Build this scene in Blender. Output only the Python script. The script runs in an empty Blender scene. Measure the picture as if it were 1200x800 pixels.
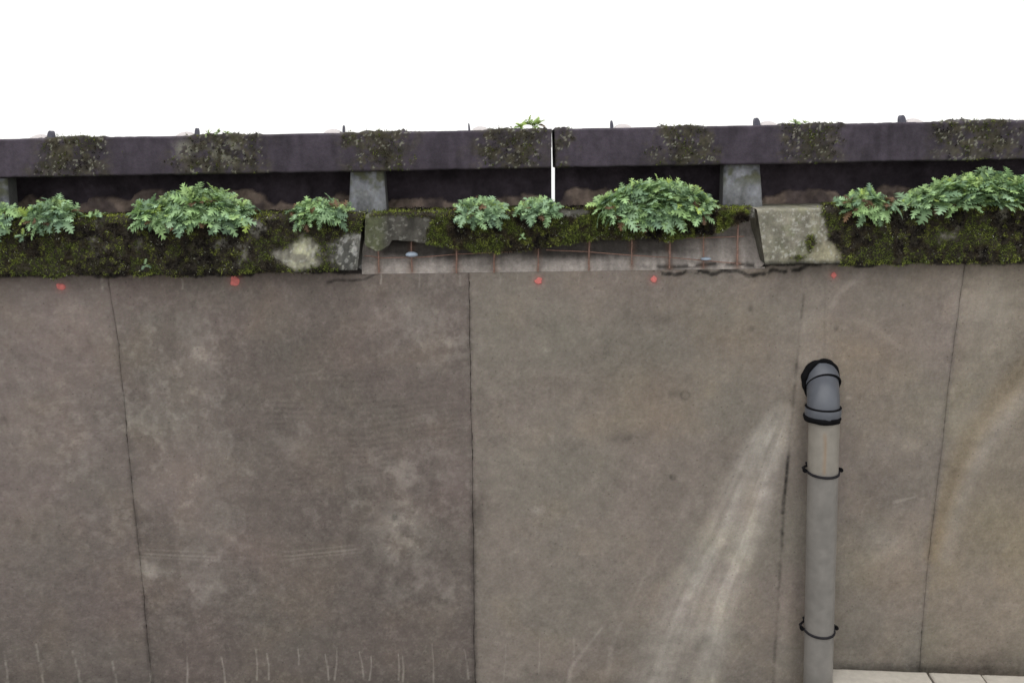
import bpy, math, random
import numpy as np
from mathutils import Vector, Matrix
random.seed(7); rng = np.random.default_rng(7)
S = bpy.context.scene; COL = S.collection
R = math.radians

# ------------------------------------------------------------------ camera
PITCH, ROLL, F = R(12.6), R(0.8), 1000.0
CAM = np.array([0.0, -4.46, 0.615])
fw = np.array([0, math.cos(PITCH), -math.sin(PITCH)])
r0 = np.array([1.0, 0, 0]); u0 = np.array([0, math.sin(PITCH), math.cos(PITCH)])
rt = r0*math.cos(ROLL) - u0*math.sin(ROLL); up = u0*math.cos(ROLL) + r0*math.sin(ROLL)
cd = bpy.data.cameras.new('camera'); cam = bpy.data.objects.new('camera', cd); COL.objects.link(cam)
cam.matrix_world = Matrix(((rt[0], up[0], -fw[0], CAM[0]), (rt[1], up[1], -fw[1], CAM[1]), (rt[2], up[2], -fw[2], CAM[2]), (0, 0, 0, 1)))
cd.sensor_width = 36; cd.lens = 30; cd.clip_start = 0.05; cd.clip_end = 5000
S.camera = cam

def at(px, py, y=0.0):
    "point of the photograph measured on the vertical plane Y = y"
    d = fw + (px-600)/F*rt - (py-400)/F*up
    return CAM + d*((y-CAM[1])/d[1])
def atz(px, py, z):
    d = fw + (px-600)/F*rt - (py-400)/F*up
    return CAM + d*((z-CAM[2])/d[2])
def proj(P):
    v = np.asarray(P) - CAM
    d = v@fw
    return 600 + F*(v@rt)/d, 400 - F*(v@up)/d

# ------------------------------------------------------------------ noise
_T = [np.random.default_rng(100+i).random((256, 256)) for i in range(6)]
def vnoise(u, v, k=0):
    T = _T[k % 6]
    i = np.floor(u).astype(int); j = np.floor(v).astype(int)
    a = u-i; b = v-j
    a = a*a*a*(a*(a*6-15)+10); b = b*b*b*(b*(b*6-15)+10)
    i &= 255; j &= 255; i1 = (i+1) & 255; j1 = (j+1) & 255
    return (T[i, j]*(1-a)+T[i1, j]*a)*(1-b) + (T[i, j1]*(1-a)+T[i1, j1]*a)*b
def fbm(u, v, sc, oct=5, k=0, gain=.5):
    s = 0; a = 1; t = 0
    for o in range(oct):
        s = s + a*vnoise(u*sc+13.7*o+5*k+40, v*sc+7.3*o+3*k+40, k+o); t += a; a *= gain; sc *= 2.03
    return s/t
def ss(a, b, x):
    t = np.clip((x-a)/(b-a), 0, 1); return t*t*(3-2*t)

# ------------------------------------------------------------------ mesh helpers
def world_of(o):
    p = np.zeros(3)
    while o: p = p+np.array(o.location); o = o.parent
    return p
def mesh_np(name, verts, faces, mat, parent=None, col=None, smooth=True, loc=None):
    """verts in world coordinates; faces = list of arrays (n,3) / (n,4)"""
    verts = np.asarray(verts, float)
    base = world_of(parent) if parent else (np.array(loc) if loc is not None else np.zeros(3))
    if isinstance(faces, np.ndarray): faces = [faces]
    me = bpy.data.meshes.new(name)
    nf = sum(len(f) for f in faces)
    li = np.concatenate([f.ravel() for f in faces]).astype(np.int32)
    tot = np.concatenate([np.full(len(f), f.shape[1]) for f in faces]).astype(np.int32)
    st = np.concatenate([[0], np.cumsum(tot)[:-1]]).astype(np.int32)
    me.vertices.add(len(verts)); me.vertices.foreach_set('co', (verts-base).astype(np.float32).ravel())
    me.loops.add(len(li)); me.loops.foreach_set('vertex_index', li)
    me.polygons.add(nf); me.polygons.foreach_set('loop_start', st); me.polygons.foreach_set('loop_total', tot)
    me.polygons.foreach_set('use_smooth', np.full(nf, smooth))
    if col is not None:
        a = me.attributes.new('Col', 'FLOAT_COLOR', 'POINT')
        c = np.ones((len(verts), 4), np.float32); c[:, :3] = col
        a.data.foreach_set('color', c.ravel())
    me.update(calc_edges=True); me.validate()
    me.materials.append(mat)
    o = bpy.data.objects.new(name, me); COL.objects.link(o)
    if parent: o.parent = parent
    else: o.location = base
    return o
def grid_faces(nr, nc, off=0, flip=False, wrap=False):
    i = np.arange(nr-1)[:, None]; j = np.arange(nc if wrap else nc-1)[None, :]
    a = i*nc+j; b = i*nc+(j+1) % nc; c = (i+1)*nc+(j+1) % nc; d = (i+1)*nc+j
    f = np.stack([a, b, c, d], -1).reshape(-1, 4)+off
    return f[:, ::-1] if flip else f
class MB:
    def __init__(s): s.v = []; s.q = []; s.t = []; s.c = []; s.n = 0
    def add(s, v, q=None, t=None, c=None):
        v = np.asarray(v, float)
        if q is not None: s.q.append(np.asarray(q)+s.n)
        if t is not None: s.t.append(np.asarray(t)+s.n)
        s.v.append(v); s.n += len(v)
        if c is not None: s.c.append(np.broadcast_to(c, (len(v), 3)))
    def build(s, name, mat, parent=None, smooth=True, loc=None):
        f = []
        if s.q: f.append(np.concatenate(s.q))
        if s.t: f.append(np.concatenate(s.t))
        return mesh_np(name, np.concatenate(s.v), f, mat, parent, np.concatenate(s.c) if s.c else None, smooth, loc)
    def tube(s, pts, rad, n=10, cap=True):
        pts = np.asarray(pts, float); m = len(pts); rad = np.broadcast_to(rad, m)
        tan = np.gradient(pts, axis=0); tan /= np.linalg.norm(tan, axis=1)[:, None]
        ref = np.array([0, 0, 1.]) if abs(tan[0][2]) < .9 else np.array([0, 1., 0])
        n0 = np.cross(tan[0], ref); n0 /= np.linalg.norm(n0)
        V = []
        for k in range(m):
            n0 = n0 - tan[k]*(n0@tan[k]); n0 /= np.linalg.norm(n0); b = np.cross(tan[k], n0)
            a = np.arange(n)/n*2*math.pi
            V.append(pts[k]+rad[k]*(np.cos(a)[:, None]*n0+np.sin(a)[:, None]*b))
        V = np.concatenate(V); q = grid_faces(m, n, wrap=True)
        s.add(V, q=q)
        if cap:
            s.add([pts[0]]+list(V[:n]), t=[(0, 1+(j+1) % n, 1+j) for j in range(n)])
            s.add([pts[-1]]+list(V[-n:]), t=[(0, 1+j, 1+(j+1) % n) for j in range(n)])
def empty(name, loc):
    o = bpy.data.objects.new(name, None); o.empty_display_size = .1; COL.objects.link(o); o.location = loc; return o
def tag(o, label=None, cat=None, group=None, kind=None):
    for k, v in (('label', label), ('category', cat), ('group', group), ('kind', kind)):
        if v: o[k] = v
    return o

# ------------------------------------------------------------------ materials
def mat(name, base=(.5, .5, .5), rough=.9, attr=False, n_scale=60, n_amp=.25, bump=.3, b_scale=None, b_dist=.004, spec=.3,
        fine=None, translucent=0, metallic=0, pores=0):
    m = bpy.data.materials.new(name); m.use_nodes = True
    nt = m.node_tree; N = nt.nodes; L = nt.links; N.clear()
    out = N.new('ShaderNodeOutputMaterial'); p = N.new('ShaderNodeBsdfPrincipled')
    p.inputs['Roughness'].default_value = rough; p.inputs['Specular IOR Level'].default_value = spec; p.inputs['Metallic'].default_value = metallic
    tc = N.new('ShaderNodeTexCoord')
    if attr:
        a = N.new('ShaderNodeAttribute'); a.attribute_name = 'Col'; csrc = a.outputs['Color']
    else:
        a = N.new('ShaderNodeRGB'); a.outputs[0].default_value = (*base, 1); csrc = a.outputs[0]
    nz = N.new('ShaderNodeTexNoise'); nz.inputs['Scale'].default_value = n_scale; nz.inputs['Detail'].default_value = 7; nz.inputs['Roughness'].default_value = .65
    L.new(tc.outputs['Object'], nz.inputs['Vector'])
    mr = N.new('ShaderNodeMapRange'); mr.inputs['From Min'].default_value = .25; mr.inputs['From Max'].default_value = .75
    mr.inputs['To Min'].default_value = 1-n_amp; mr.inputs['To Max'].default_value = 1+n_amp
    L.new(nz.outputs['Fac'], mr.inputs['Value'])
    mul = N.new('ShaderNodeVectorMath'); mul.operation = 'MULTIPLY'
    L.new(csrc, mul.inputs[0]); L.new(mr.outputs['Result'], mul.inputs[1])
    c = mul.outputs['Vector']
    if fine:
        # small coloured speckle of the aggregate
        nf = N.new('ShaderNodeTexNoise'); nf.inputs['Scale'].default_value = fine[0]; nf.inputs['Detail'].default_value = 4
        L.new(tc.outputs['Object'], nf.inputs['Vector'])
        sub = N.new('ShaderNodeVectorMath'); sub.operation = 'SUBTRACT'; sub.inputs[1].default_value = (.5, .5, .5)
        L.new(nf.outputs['Color'], sub.inputs[0])
        sc = N.new('ShaderNodeVectorMath'); sc.operation = 'SCALE'; sc.inputs['Scale'].default_value = fine[1]
        L.new(sub.outputs['Vector'], sc.inputs[0])
        ad = N.new('ShaderNodeVectorMath'); ad.operation = 'ADD'; ad.inputs[1].default_value = (1, 1, 1)
        L.new(sc.outputs['Vector'], ad.inputs[0])
        m2 = N.new('ShaderNodeVectorMath'); m2.operation = 'MULTIPLY'
        L.new(c, m2.inputs[0]); L.new(ad.outputs['Vector'], m2.inputs[1]); c = m2.outputs['Vector']
    if pores:
        vo = N.new('ShaderNodeTexVoronoi'); vo.inputs['Scale'].default_value = pores
        L.new(tc.outputs['Object'], vo.inputs['Vector'])
        pr = N.new('ShaderNodeMapRange'); pr.inputs['From Min'].default_value = .06; pr.inputs['From Max'].default_value = .12
        pr.inputs['To Min'].default_value = .72; pr.inputs['To Max'].default_value = 1
        L.new(vo.outputs['Distance'], pr.inputs['Value'])
        m3 = N.new('ShaderNodeVectorMath'); m3.operation = 'MULTIPLY'
        L.new(c, m3.inputs[0]); L.new(pr.outputs['Result'], m3.inputs[1]); c = m3.outputs['Vector']
    L.new(c, p.inputs['Base Color'])
    if bump:
        nb = N.new('ShaderNodeTexNoise'); nb.inputs['Scale'].default_value = b_scale or n_scale*1.7; nb.inputs['Detail'].default_value = 8
        nb.inputs['Roughness'].default_value = .7
        L.new(tc.outputs['Object'], nb.inputs['Vector'])
        bp = N.new('ShaderNodeBump'); bp.inputs['Strength'].default_value = bump; bp.inputs['Distance'].default_value = b_dist
        L.new(nb.outputs['Fac'], bp.inputs['Height']); L.new(bp.outputs['Normal'], p.inputs['Normal'])
    if translucent:
        tr = N.new('ShaderNodeBsdfTranslucent'); L.new(c, tr.inputs['Color'])
        mx = N.new('ShaderNodeMixShader'); mx.inputs['Fac'].default_value = translucent
        L.new(p.outputs[0], mx.inputs[1]); L.new(tr.outputs[0], mx.inputs[2]); L.new(mx.outputs[0], out.inputs['Surface'])
    else:
        L.new(p.outputs[0], out.inputs['Surface'])
    return m
M = dict(
    wall=mat('wall_concrete', attr=True, n_scale=65, n_amp=.15, bump=.5, b_scale=80, b_dist=.006, fine=(150, .34), pores=20),
    joint=mat('joint_filler', (.10, .09, .082), n_amp=.4),
    coping=mat('coping_concrete', attr=True, n_scale=50, n_amp=.3, bump=.7, b_scale=110, b_dist=.006, fine=(240, .35)),
    moss=mat('moss', attr=True, n_scale=200, n_amp=.3, bump=0, rough=1, spec=.1),
    beam=mat('beam_concrete', attr=True, n_scale=40, n_amp=.25, bump=.6, b_scale=90, b_dist=.005, fine=(200, .5)),
    back=mat('panel_concrete', attr=True, n_scale=35, n_amp=.35, bump=.8, b_scale=60, b_dist=.01),
    post=mat('post_concrete', attr=True, n_scale=60, n_amp=.25, bump=.5, fine=(220, .3)),
    leaf=mat('leaf', attr=True, n_scale=120, n_amp=.15, bump=.25, b_scale=200, b_dist=.001, rough=.6, spec=.35, translucent=.22),
    stem=mat('stem', (.10, .085, .045), n_amp=.4),
    rust=mat('rusty_steel', (.25, .155, .125), rough=.85, n_scale=90, n_amp=.5, bump=.6),
    spacer=mat('blue_grey_plastic', (.30, .36, .44), rough=.6, n_amp=.15),
    paint=mat('red_spray_paint', (.60, .18, .165), rough=.8, n_scale=70, n_amp=.25),
    pipe=mat('grey_pvc', attr=True, rough=.33, n_scale=30, n_amp=.08, bump=.06, spec=.5),
    elbow=mat('blue_grey_pvc', (.088, .096, .114), rough=.36, n_scale=25, n_amp=.10, bump=.05, spec=.4),
    rubber=mat('black_rubber', (.006, .006, .007), rough=.9, n_amp=.3, spec=.08),
    strap=mat('dark_steel', (.020, .019, .022), rough=.8, n_amp=.4, spec=.12),
    tab=mat('dark_tab', (.10, .10, .13), rough=.6, n_amp=.2),
    cap=mat('pale_plastic', (.85, .80, .80), rough=.5, n_amp=.05, bump=0, translucent=.4),
    kerb=mat('pale_kerb_stone', (.46, .43, .38), n_scale=25, n_amp=.14, bump=.3, fine=(250, .25)),
    added_reflector=mat('slit_reflector', (.30, .33, .33), rough=.06, n_scale=.3, n_amp=.1, bump=.02, b_scale=2, b_dist=.02, spec=.6),
    ground=mat('concrete_ground', (.27, .26, .24), n_scale=3, n_amp=.15, bump=.2),
)

# ------------------------------------------------------------------ levels
ZB = at(600, 314, -.08)[2]           # coping underside
ZT = at(600, 249, -.06)[2]           # coping top
ZW = at(600, 319, 0)[2]              # wall top
ZG = -2.52
YB = 0.06                            # beam front
zb0, zb1 = at(600, 198, YB)[2], at(600, 152, YB)[2]

# ------------------------------------------------------------------ ground
g = mesh_np('ground', [(-900, -900, ZG), (900, -900, ZG), (900, .9, ZG), (-900, .9, ZG)], np.array([[0, 1, 2, 3]]), M['ground'], smooth=False)
tag(g, kind='structure')
wt = mesh_np('added_reflector', [(-3000, .9, ZG-.3), (3000, .9, ZG-.3), (3000, 3000, ZG-.3), (-3000, 3000, ZG-.3)], np.array([[0, 1, 2, 3]]), M['added_reflector'], smooth=False)  # reflective sheet added behind the wall so the slit shows white
tag(wt, kind='structure')

# ------------------------------------------------------------------ retaining wall
wall = empty('retaining_wall', (0, 0, ZG))
tag(wall, 'tall stained grey concrete retaining wall with vertical panel joints filling the lower view', 'wall')

def painter(P):
    "stain painter over the wall: photograph coordinates of each surface point"
    px, py = P
    class Q: pass
    q = Q(); q.px, q.py = px, py
    def blob(x, y, rx, ry, soft=1.0):
        d = ((px-x)/rx)**2 + ((py-y)/ry)**2
        return np.exp(-d*soft)
    def stroke(pts, w0, w1=None, soft=.6):
        w1 = w0 if w1 is None else w1
        out = np.zeros_like(px); pts = np.array(pts, float); n = len(pts)-1
        for k in range(n):
            a, b = pts[k], pts[k+1]; mw = max(w0, w1)*3+2
            m = (px > min(a[0], b[0])-mw) & (px < max(a[0], b[0])+mw) & (py > min(a[1], b[1])-mw) & (py < max(a[1], b[1])+mw)
            if not m.any(): continue
            X = px[m]; Y = py[m]; d = b-a
            t = np.clip(((X-a[0])*d[0]+(Y-a[1])*d[1])/(d@d), 0, 1)
            dist = np.hypot(X-a[0]-t*d[0], Y-a[1]-t*d[1])
            w = w0+(w1-w0)*(k+t)/n
            val = 1-ss(w*(1-soft), w*(1+soft), dist)
            out[m] = np.maximum(out[m], val)
        return out
    q.blob, q.stroke = blob, stroke
    return q

J1 = [(126, 322), (139, 400), (152, 540), (164, 650), (178, 805)]
J2 = [(549, 318), (551, 420), (554, 560), (555, 690), (557, 805)]
J4 = [(1131, 308), (1118, 400), (1104, 520), (1085, 680), (1077, 790)]

def wall_colour(x, z):
    shp = x.shape; x = x.ravel(); z = z.ravel()
    P = proj(np.stack([x, np.zeros_like(x), z], -1)); px, py = P
    q = painter(P); B, K = q.blob, q.stroke
    wx = x+.10*(fbm(x, z, 3, 4, 1)-.5)*2; wz = z+.10*(fbm(x, z, 3, 4, 2)-.5)*2
    n1 = fbm(wx, wz, 1.3, 6, 0)-.5; n2 = fbm(wx, wz, 4.5, 6, 3)-.5; n3 = fbm(x, z, 18, 5, 4)-.5; n4 = fbm(x, z, 60, 3, 5)-.5
    side = ss(-4, 4, px-(551+(py-320)*.015))                     # right of the middle joint
    side4 = ss(-4, 4, px-(1131-(py-308)*.112)); side1 = ss(-4, 4, px-(126+(py-322)*.108))
    A = np.array([.152, .128, .116]); Bc = np.array([.202, .177, .154]); Cc = np.array([.160, .135, .124]); Dc = np.array([.222, .193, .157])
    base = (Cc*(1-side1)[:, None] + A*side1[:, None])*(1-side)[:, None] + Bc*side[:, None]
    base = base*(1-side4)[:, None] + Dc*side4[:, None]
    v = 1 + .20*n1 + .17*n2 + .30*n3 + .24*n4
    # panel left of first joint: lighter upper half; purple darker foot
    v += .10*B(60, 430, 120, 130) + .07*B(30, 620, 60, 80) - .10*B(110, 380, 60, 40)*0
    v -= .20*ss(520, 790, py)*(1-side) + .03*ss(690, 790, py)*side
    # big blotchy damp areas between joint one and two
    e = (fbm(x, z, 5, 6, 2)-.5)
    damp = ss(-.02, .05, B(440, 470, 130, 190)-.35+e*.9)*(1-side)*side1
    v -= .07*damp
    d2 = ss(-.02, .03, B(225, 560, 55, 75)+.8*B(215, 430, 45, 70)+.6*B(240, 660, 45, 40)-.45+e*1.5)*side1
    pale = .08*d2
    rim = np.exp(-((B(225, 560, 55, 75)+.8*B(215, 430, 45, 70)+.6*B(240, 660, 45, 40)-.45+e*1.5)/.09)**2)
    pale += .12*rim*ss(.5, .62, fbm(x, z, 14, 4, 1))*side1*(px < 330)
    for (X, Y, a, b, s) in ((470, 620, 34, 44, .30), (500, 545, 60, 22, .22), (470, 560, 36, 14, .15), (510, 390, 46, 60, .20), (460, 370, 40, 30, .12), (480, 690, 60, 26, .16), (530, 700, 30, 20, .14),
                            (80, 385, 50, 40, .10), (130, 520, 40, 60, .10), (20, 500, 40, 60, .10), (330, 500, 50, 30, .08), (240, 690, 30, 22, .20), (172, 668, 12, 12, .35), (186, 672, 14, 14, .2),
                            (225, 385, 10, 20, .2), (245, 430, 16, 30, .15), (410, 595, 6, 6, .2), (370, 600, 4, 8, .25), (345, 520, 24, 16, .10), (108, 607, 6, 6, .25)):
        pale += .55*s*B(X, Y, a, b)*(.35+1.5*ss(.36, .66, fbm(x, z, 13, 6, 4, .62)))
    # fine scuffed scale where the surface skin has worn off
    sc_ = ss(.50, .66, fbm(x, z, 24, 6, 1, .68))*ss(.36, .58, fbm(x, z, 5, 4, 4))
    reg = np.clip(B(225, 560, 60, 110)+.7*B(220, 420, 60, 70)+.8*B(250, 690, 80, 50)+.7*B(60, 420, 90, 120)+.6*B(110, 560, 60, 120)+.9*B(470, 600, 90, 90)+.8*B(510, 390, 60, 80)+.5*B(1050, 640, 60, 60)+.5*B(1150, 380, 60, 80)+.35*B(620, 440, 60, 80), 0, 1)
    pale += .17*sc_*(.12+reg)*(1-.4*side)
    pale += .08*ss(.56, .66, fbm(x, z, 42, 5, 3, .7))
    v -= .10*ss(.56, .70, fbm(x, z, 34, 5, 5, .66))*ss(.42, .6, fbm(x, z, 3.5, 4, 2))
    # brushed trowel ripples
    rp = np.sin((py+8*np.sin(px/90.)+.06*(px-300)+14*(fbm(x, z, 2.2, 3, 5)-.5))*2*math.pi/6.5)
    v += .075*rp*(B(430, 500, 150, 45)+.6*B(380, 560, 110, 30)+.7*B(340, 450, 60, 60))*(1-side)*ss(.38, .6, fbm(x, z, 4, 4, 0))
    for dy in (0, 5, 9):
        pale += (.17 if dy == 5 else .10)*K([(120, 641+dy), (200, 645+dy), (270, 648+dy), (340, 646+dy), (400, 640+dy), (470, 632+dy), (550, 626+dy)], 1.1, 1.0)*ss(.36, .62, fbm(x, z, 5, 4, 3))
    # right of joint two: even, slightly green-grey top, darker smudges
    for (X, Y, a, b, s) in ((755, 368, 22, 12, .13), (790, 372, 16, 8, .12), (710, 415, 9, 12, .16), (668, 522, 18, 10, .17), (736, 512, 22, 7, .20), (808, 355, 8, 5, .14), (880, 362, 3, 4, .35), (881, 385, 4, 3, .35), (840, 400, 22, 16, .08), (845, 400, 8, 5, .1),
                            (690, 440, 60, 30, .07), (625, 450, 60, 40, .07), (580, 520, 14, 20, .16), (565, 570, 9, 60, .13), (568, 480, 20, 26, .13), (560, 600, 6, 14, .2), (630, 380, 60, 12, .08), (790, 462, 9, 6, .18), (650, 465, 40, 26, .08),
                            (463, 607, 3, 4, .45), (40, 628, 4, 5, .25), (20, 610, 5, 4, .25), (60, 486, 6, 4, .25), (20, 450, 12, 6, .15), (18, 415, 14, 8, .14), (5, 490, 4, 3, .3), (82, 410, 8, 5, .12), (227, 356, 3, 3, .25), (183, 371, 3, 3, .25),
                            (300, 480, 30, 30, .10), (290, 420, 40, 30, .08), (480, 700, 30, 14, .13), (490, 350, 50, 20, .09), (600, 720, 30, 14, .05), (640, 790, 16, 10, .14), (1010, 480, 18, 40, .06), (1030, 570, 30, 40, .11), (1040, 600, 24, 50, .10),
                            (1010, 620, 26, 40, .12), (1000, 690, 60, 10, .08), (1192, 400, 12, 20, .15), (1185, 425, 14, 12, .12), (1168, 392, 4, 4, .25), (1116, 446, 4, 4, .2), (1102, 360, 4, 4, .2), (980, 385, 3, 3, .45), (1010, 760, 60, 30, .13), (1160, 770, 60, 20, .10),
                            (1170, 560, 60, 22, .07), (1110, 620, 16, 30, .08), (1180, 650, 30, 20, .08), (925, 710, 9, 4, .12)):
        v -= s*B(X, Y, a, b)*(.55+.9*(fbm(x, z, 7, 4, 1)))
    # form-tie holes
    for (X, Y, r) in ((803, 463, 5), (788, 559, 3), (463, 606, 3)):
        d = np.hypot(px-X, py-Y); v -= .25*np.exp(-((d-r)/1.6)**2) + (.5*B(X-1, Y, 2, 2) if r == 3 else .1*B(X, Y, 4, 4))
    pale += .30*B(630, 598, 7, 4) + .2*B(640, 410, 3, 3) + .25*B(785, 570, 6, 4)*0
    # ring mark under the pale patch on the right and light flecks
    pale += .3*K([(1048, 588), (1060, 585), (1072, 582)], 2.2, 1)*.9 + .25*B(1055, 520, 30, 14)*.4 + .35*B(994, 466, 3, 2)
    # white run-off fan from the old joint down to the foot of the wall
    tt = (py-470)/330.
    cxL = np.interp(py, [450, 480, 520, 555, 628, 689, 800, 815], [928, 902, 876, 860, 824, 787, 744, 738]); cxR = np.interp(py, [450, 500, 540, 628, 705, 800, 815], [933, 930, 919, 893, 866, 842, 838])
    s_ = (px-cxL)/np.maximum(cxR-cxL, 6)
    fan = ss(-.24, .18, s_)*(1-ss(.70, 1.22, s_))*ss(455, 500, py)
    streak = .5+1.25*(fbm(s_*3.2, tt*.30, 4, 4, 2)-.5); 
    fan *= (.47 + .55*(streak-.46))*(1-.28*ss(600, 790, py))*(1-.38*np.exp(-((s_-.52)/.15)**2)*ss(530, 600, py))*(.45+.55*ss(470, 520, py))
    pale += np.clip(.95*fan, 0, .62)
    for pts, w0, w1, s in (([(905, 505), (868, 570), (845, 630), (822, 670), (795, 715), (775, 760), (762, 805)], 3.5, 4, .20), ([(900, 575), (882, 620), (862, 680), (842, 730), (828, 805)], 8, 9, .16),
                           ([(928, 480), (895, 560), (872, 620), (845, 690), (815, 740)], 4, 9, .14), ([(925, 500), (905, 560), (888, 610), (875, 650)], 5, 6, .16), ([(916, 478), (890, 512), (868, 545)], 9, 10, .16),
                           ([(705, 735), (690, 755), (676, 772), (668, 785), (666, 805)], 1.4, 2.6, .24), ([(672, 745), (673, 768)], 1, 1, .2), ([(728, 730), (716, 760), (712, 790)], 2, 3, .14), ([(735, 725), (742, 700), (765, 660), (800, 600)], 3, 1, .08),
                           ([(848, 735), (838, 770), (834, 805)], 2, 2, .14), ([(874, 755), (860, 775)], 2, 1, .12), ([(1012, 322), (992, 335), (980, 348), (974, 362)], 4, 2, .16), ([(985, 372), (1015, 378), (1040, 395), (1055, 408)], 3, 3, .10)):
        pale += s*K(pts, w0, w1, .8)*(.6+.8*fbm(x, z, 8, 3, 3))
    # scratches near the foot of the wall and chalky drips near its top
    for (x0, y0, x1, y1, w) in ((4, 762, 9, 806, 1.1), (42, 754, 51, 806, 1.1), (85, 762, 96, 806, 1.2), (129, 764, 137, 806, 1.2), (175, 777, 176, 806, 1.2), (219, 769, 219, 803, 1.3), (259, 768, 264, 800, 1), (300, 760, 301, 796, .9), (313, 765, 315, 795, 1), (349, 760, 350, 778, .8), (381, 766, 385, 796, .9), (395, 758, 392, 796, .9), (421, 763, 426, 793, 1.1), (435, 768, 433, 796, 1), (467, 766, 467, 796, 1), (472, 768, 472, 798, 1), (506, 754, 508, 800, 1), (544, 760, 549, 795, .9), (593, 755, 590, 796, .9), (632, 748, 631, 790, .7),
                               (119, 326, 120, 342, 1), (213, 325, 214, 338, 1), (446, 318, 446, 332, 1.1), (491, 320, 491, 336, 1), (538, 318, 539, 334, 1.2), (585, 318, 586, 332, 1.2), (678, 322, 678, 330, 1), (722, 316, 723, 329, 1.2), (605, 318, 606, 328, .8)):
        pale += (.34 if x0 < 480 else .22)*K([(x0, y0), ((x0+x1)/2+1, (y0+y1)/2), (x1, y1)], .5, w, .9)*(.5+fbm(x, z, 30, 3, 2))
    warm = .5*K([(1205, 432), (1170, 470), (1140, 510), (1120, 555), (1105, 600), (1092, 650)], 14, 9, .9) + .35*B(1180, 620, 60, 40) + .25*B(1040, 670, 60, 40) + .2*B(880, 600, 10, 40) + .3*B(760, 470, 60, 40) + .25*B(880, 400, 30, 40)
    warm += .4*B(45, 475, 20, 12)*.5 + .3*B(1010, 430, 60, 50) + np.clip(n2*.6, 0, .2)
    v -= .10*K([(1205, 430), (1170, 468), (1140, 508), (1120, 553), (1105, 598)], 5, 4, .9)
    pale += .24*(K([(1205, 450), (1168, 495), (1140, 545), (1120, 600), (1108, 650)], 11, 9, .9) + B(1150, 360, 40, 60)*.9 + B(1040, 640, 30, 30)*.9 + B(1150, 500, 40, 30)*.5)
    # soot and algae lines along the joints
    jn = .35+.9*fbm(x, z, 12, 4, 0)
    for J, w, s in ((J1[1:], 2.4, .20), (J2, 2.4, .22), (J4, 2.4, .26)):
        v -= .75*s*K(J, w, w*1.1, .8)*jn
        v -= .05*K([(a+5, b) for a, b in J], 9, 9, 1)*jn
    v -= .16*K(J1[2:], 2.5, 4, .8)*jn*ss(450, 650, py) + .16*K(J2[1:], 2.5, 5, .8)*jn*ss(430, 650, py)
    J3 = [(942, 345), (936, 400), (930, 470), (923, 540), (917, 620), (911, 720), (906, 800)]
    v -= .14*K(J3, 1.4, 1.6, .8) + .2*K(J3, 1.8, 2.0, .8)*ss(.35, .6, fbm(x, z, 10, 4, 2))
    v -= .10*K([(967, 335), (966, 425)], 1.2, 1.2, .8) + .12*K([(941, 500), (938, 600), (935, 800)], 4, 5, 1)*(.4+fbm(x, z, 8, 4, 1))  # thin line above the pipe, darker band down its left side
    v -= .5*K([(924, 536), (922, 556), (919, 580), (917, 600)], 1.8, 2.2, .7)*(.4+fbm(x, z, 30, 3, 1)) + .35*B(917, 624, 3, 4) + .3*B(917, 640, 2, 5) + .15*B(930, 462, 4, 12) + .2*B(934, 430, 4, 8)
    strip = ss(-3, 3, px-(936-(py-400)*.075))*(1-ss(970, 980, px))
    v += .09*strip*ss(330, 380, py) + .05*K([(950, 345), (948, 420)], 12, 10, .8)
    pale += .12*K([(920, 700), (917, 760), (916, 790)], 5, 7, .8)
    # grime where the wall meets the coping: cracked dark mortar, plus painted shadow
    crk = [(770, 319), (800, 320), (830, 318), (860, 319), (885, 321), (910, 319), (940, 313), (960, 311)]
    w_ = 2.2+3.5*(fbm(x, z, 16, 4, 5)-.4)
    cr = K([(a, b+2.2*math.sin(a*.13)+1.2*math.sin(a*.31)) for a, b in [(768+6*i, np.interp(768+6*i, [q_[0] for q_ in crk], [q_[1] for q_ in crk])) for i in range(33)]], 2.4, 2.2, .7)*ss(.30, .46, fbm(x, z, 26, 4, 3))
    v -= .72*cr + .25*K(crk, 9, 7, 1)*fbm(x, z, 14, 3, 2)
    cr2 = K([(384, 331), (395, 328), (412, 329), (428, 327), (440, 321), (452, 319)], 1.8, 1.2, .7)
    v -= .5*cr2
    v -= .6*ss(327, 324, py)*(px < 76)*ss(.3, .45, fbm(x, z, 30, 3, 2))  # black shadow below the left coping painted into the colour
    v -= .22*K([(1132, 310), (1134, 322), (1132, 335)], 5, 3, 1)*(.4+fbm(x, z, 25, 3, 0))
    # foot of the wall on the right: dark line
    v -= .30*K([(975, 780), (1080, 783), (1205, 789)], 5, 5, 1)*(px > 972)*(.5+.8*fbm(x, z, 10, 4, 1)) + .22*B(1140, 775, 90, 10)
    v -= .12*ss(780, 800, py)*(px < 930)*(.4+fbm(x, z, 9, 4, 2))
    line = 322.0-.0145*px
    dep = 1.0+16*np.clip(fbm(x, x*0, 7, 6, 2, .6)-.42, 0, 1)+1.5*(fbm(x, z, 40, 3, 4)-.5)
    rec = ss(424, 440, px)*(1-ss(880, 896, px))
    v -= .80*(1-ss(dep, dep+2.2, py-line))*(1-rec) + .10*(1-ss(0, 22, py-line))*(1-rec)*fbm(x, z*.3, 9, 4, 1)  # irregular shadow line of the coping overhang painted along the wall top
    v = np.clip(v, .10, 2)
    c = base*v[:, None]
    pale = np.clip(pale, 0, .95)[:, None]
    c = c*(1-pale) + np.array([.45, .415, .375])*(.95+.5*(n2+n3))[:, None]*pale
    w = np.clip(warm, 0, .8)[:, None]
    c = c*(1-w) + c*np.array([1.08, .98, .76])*w
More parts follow.
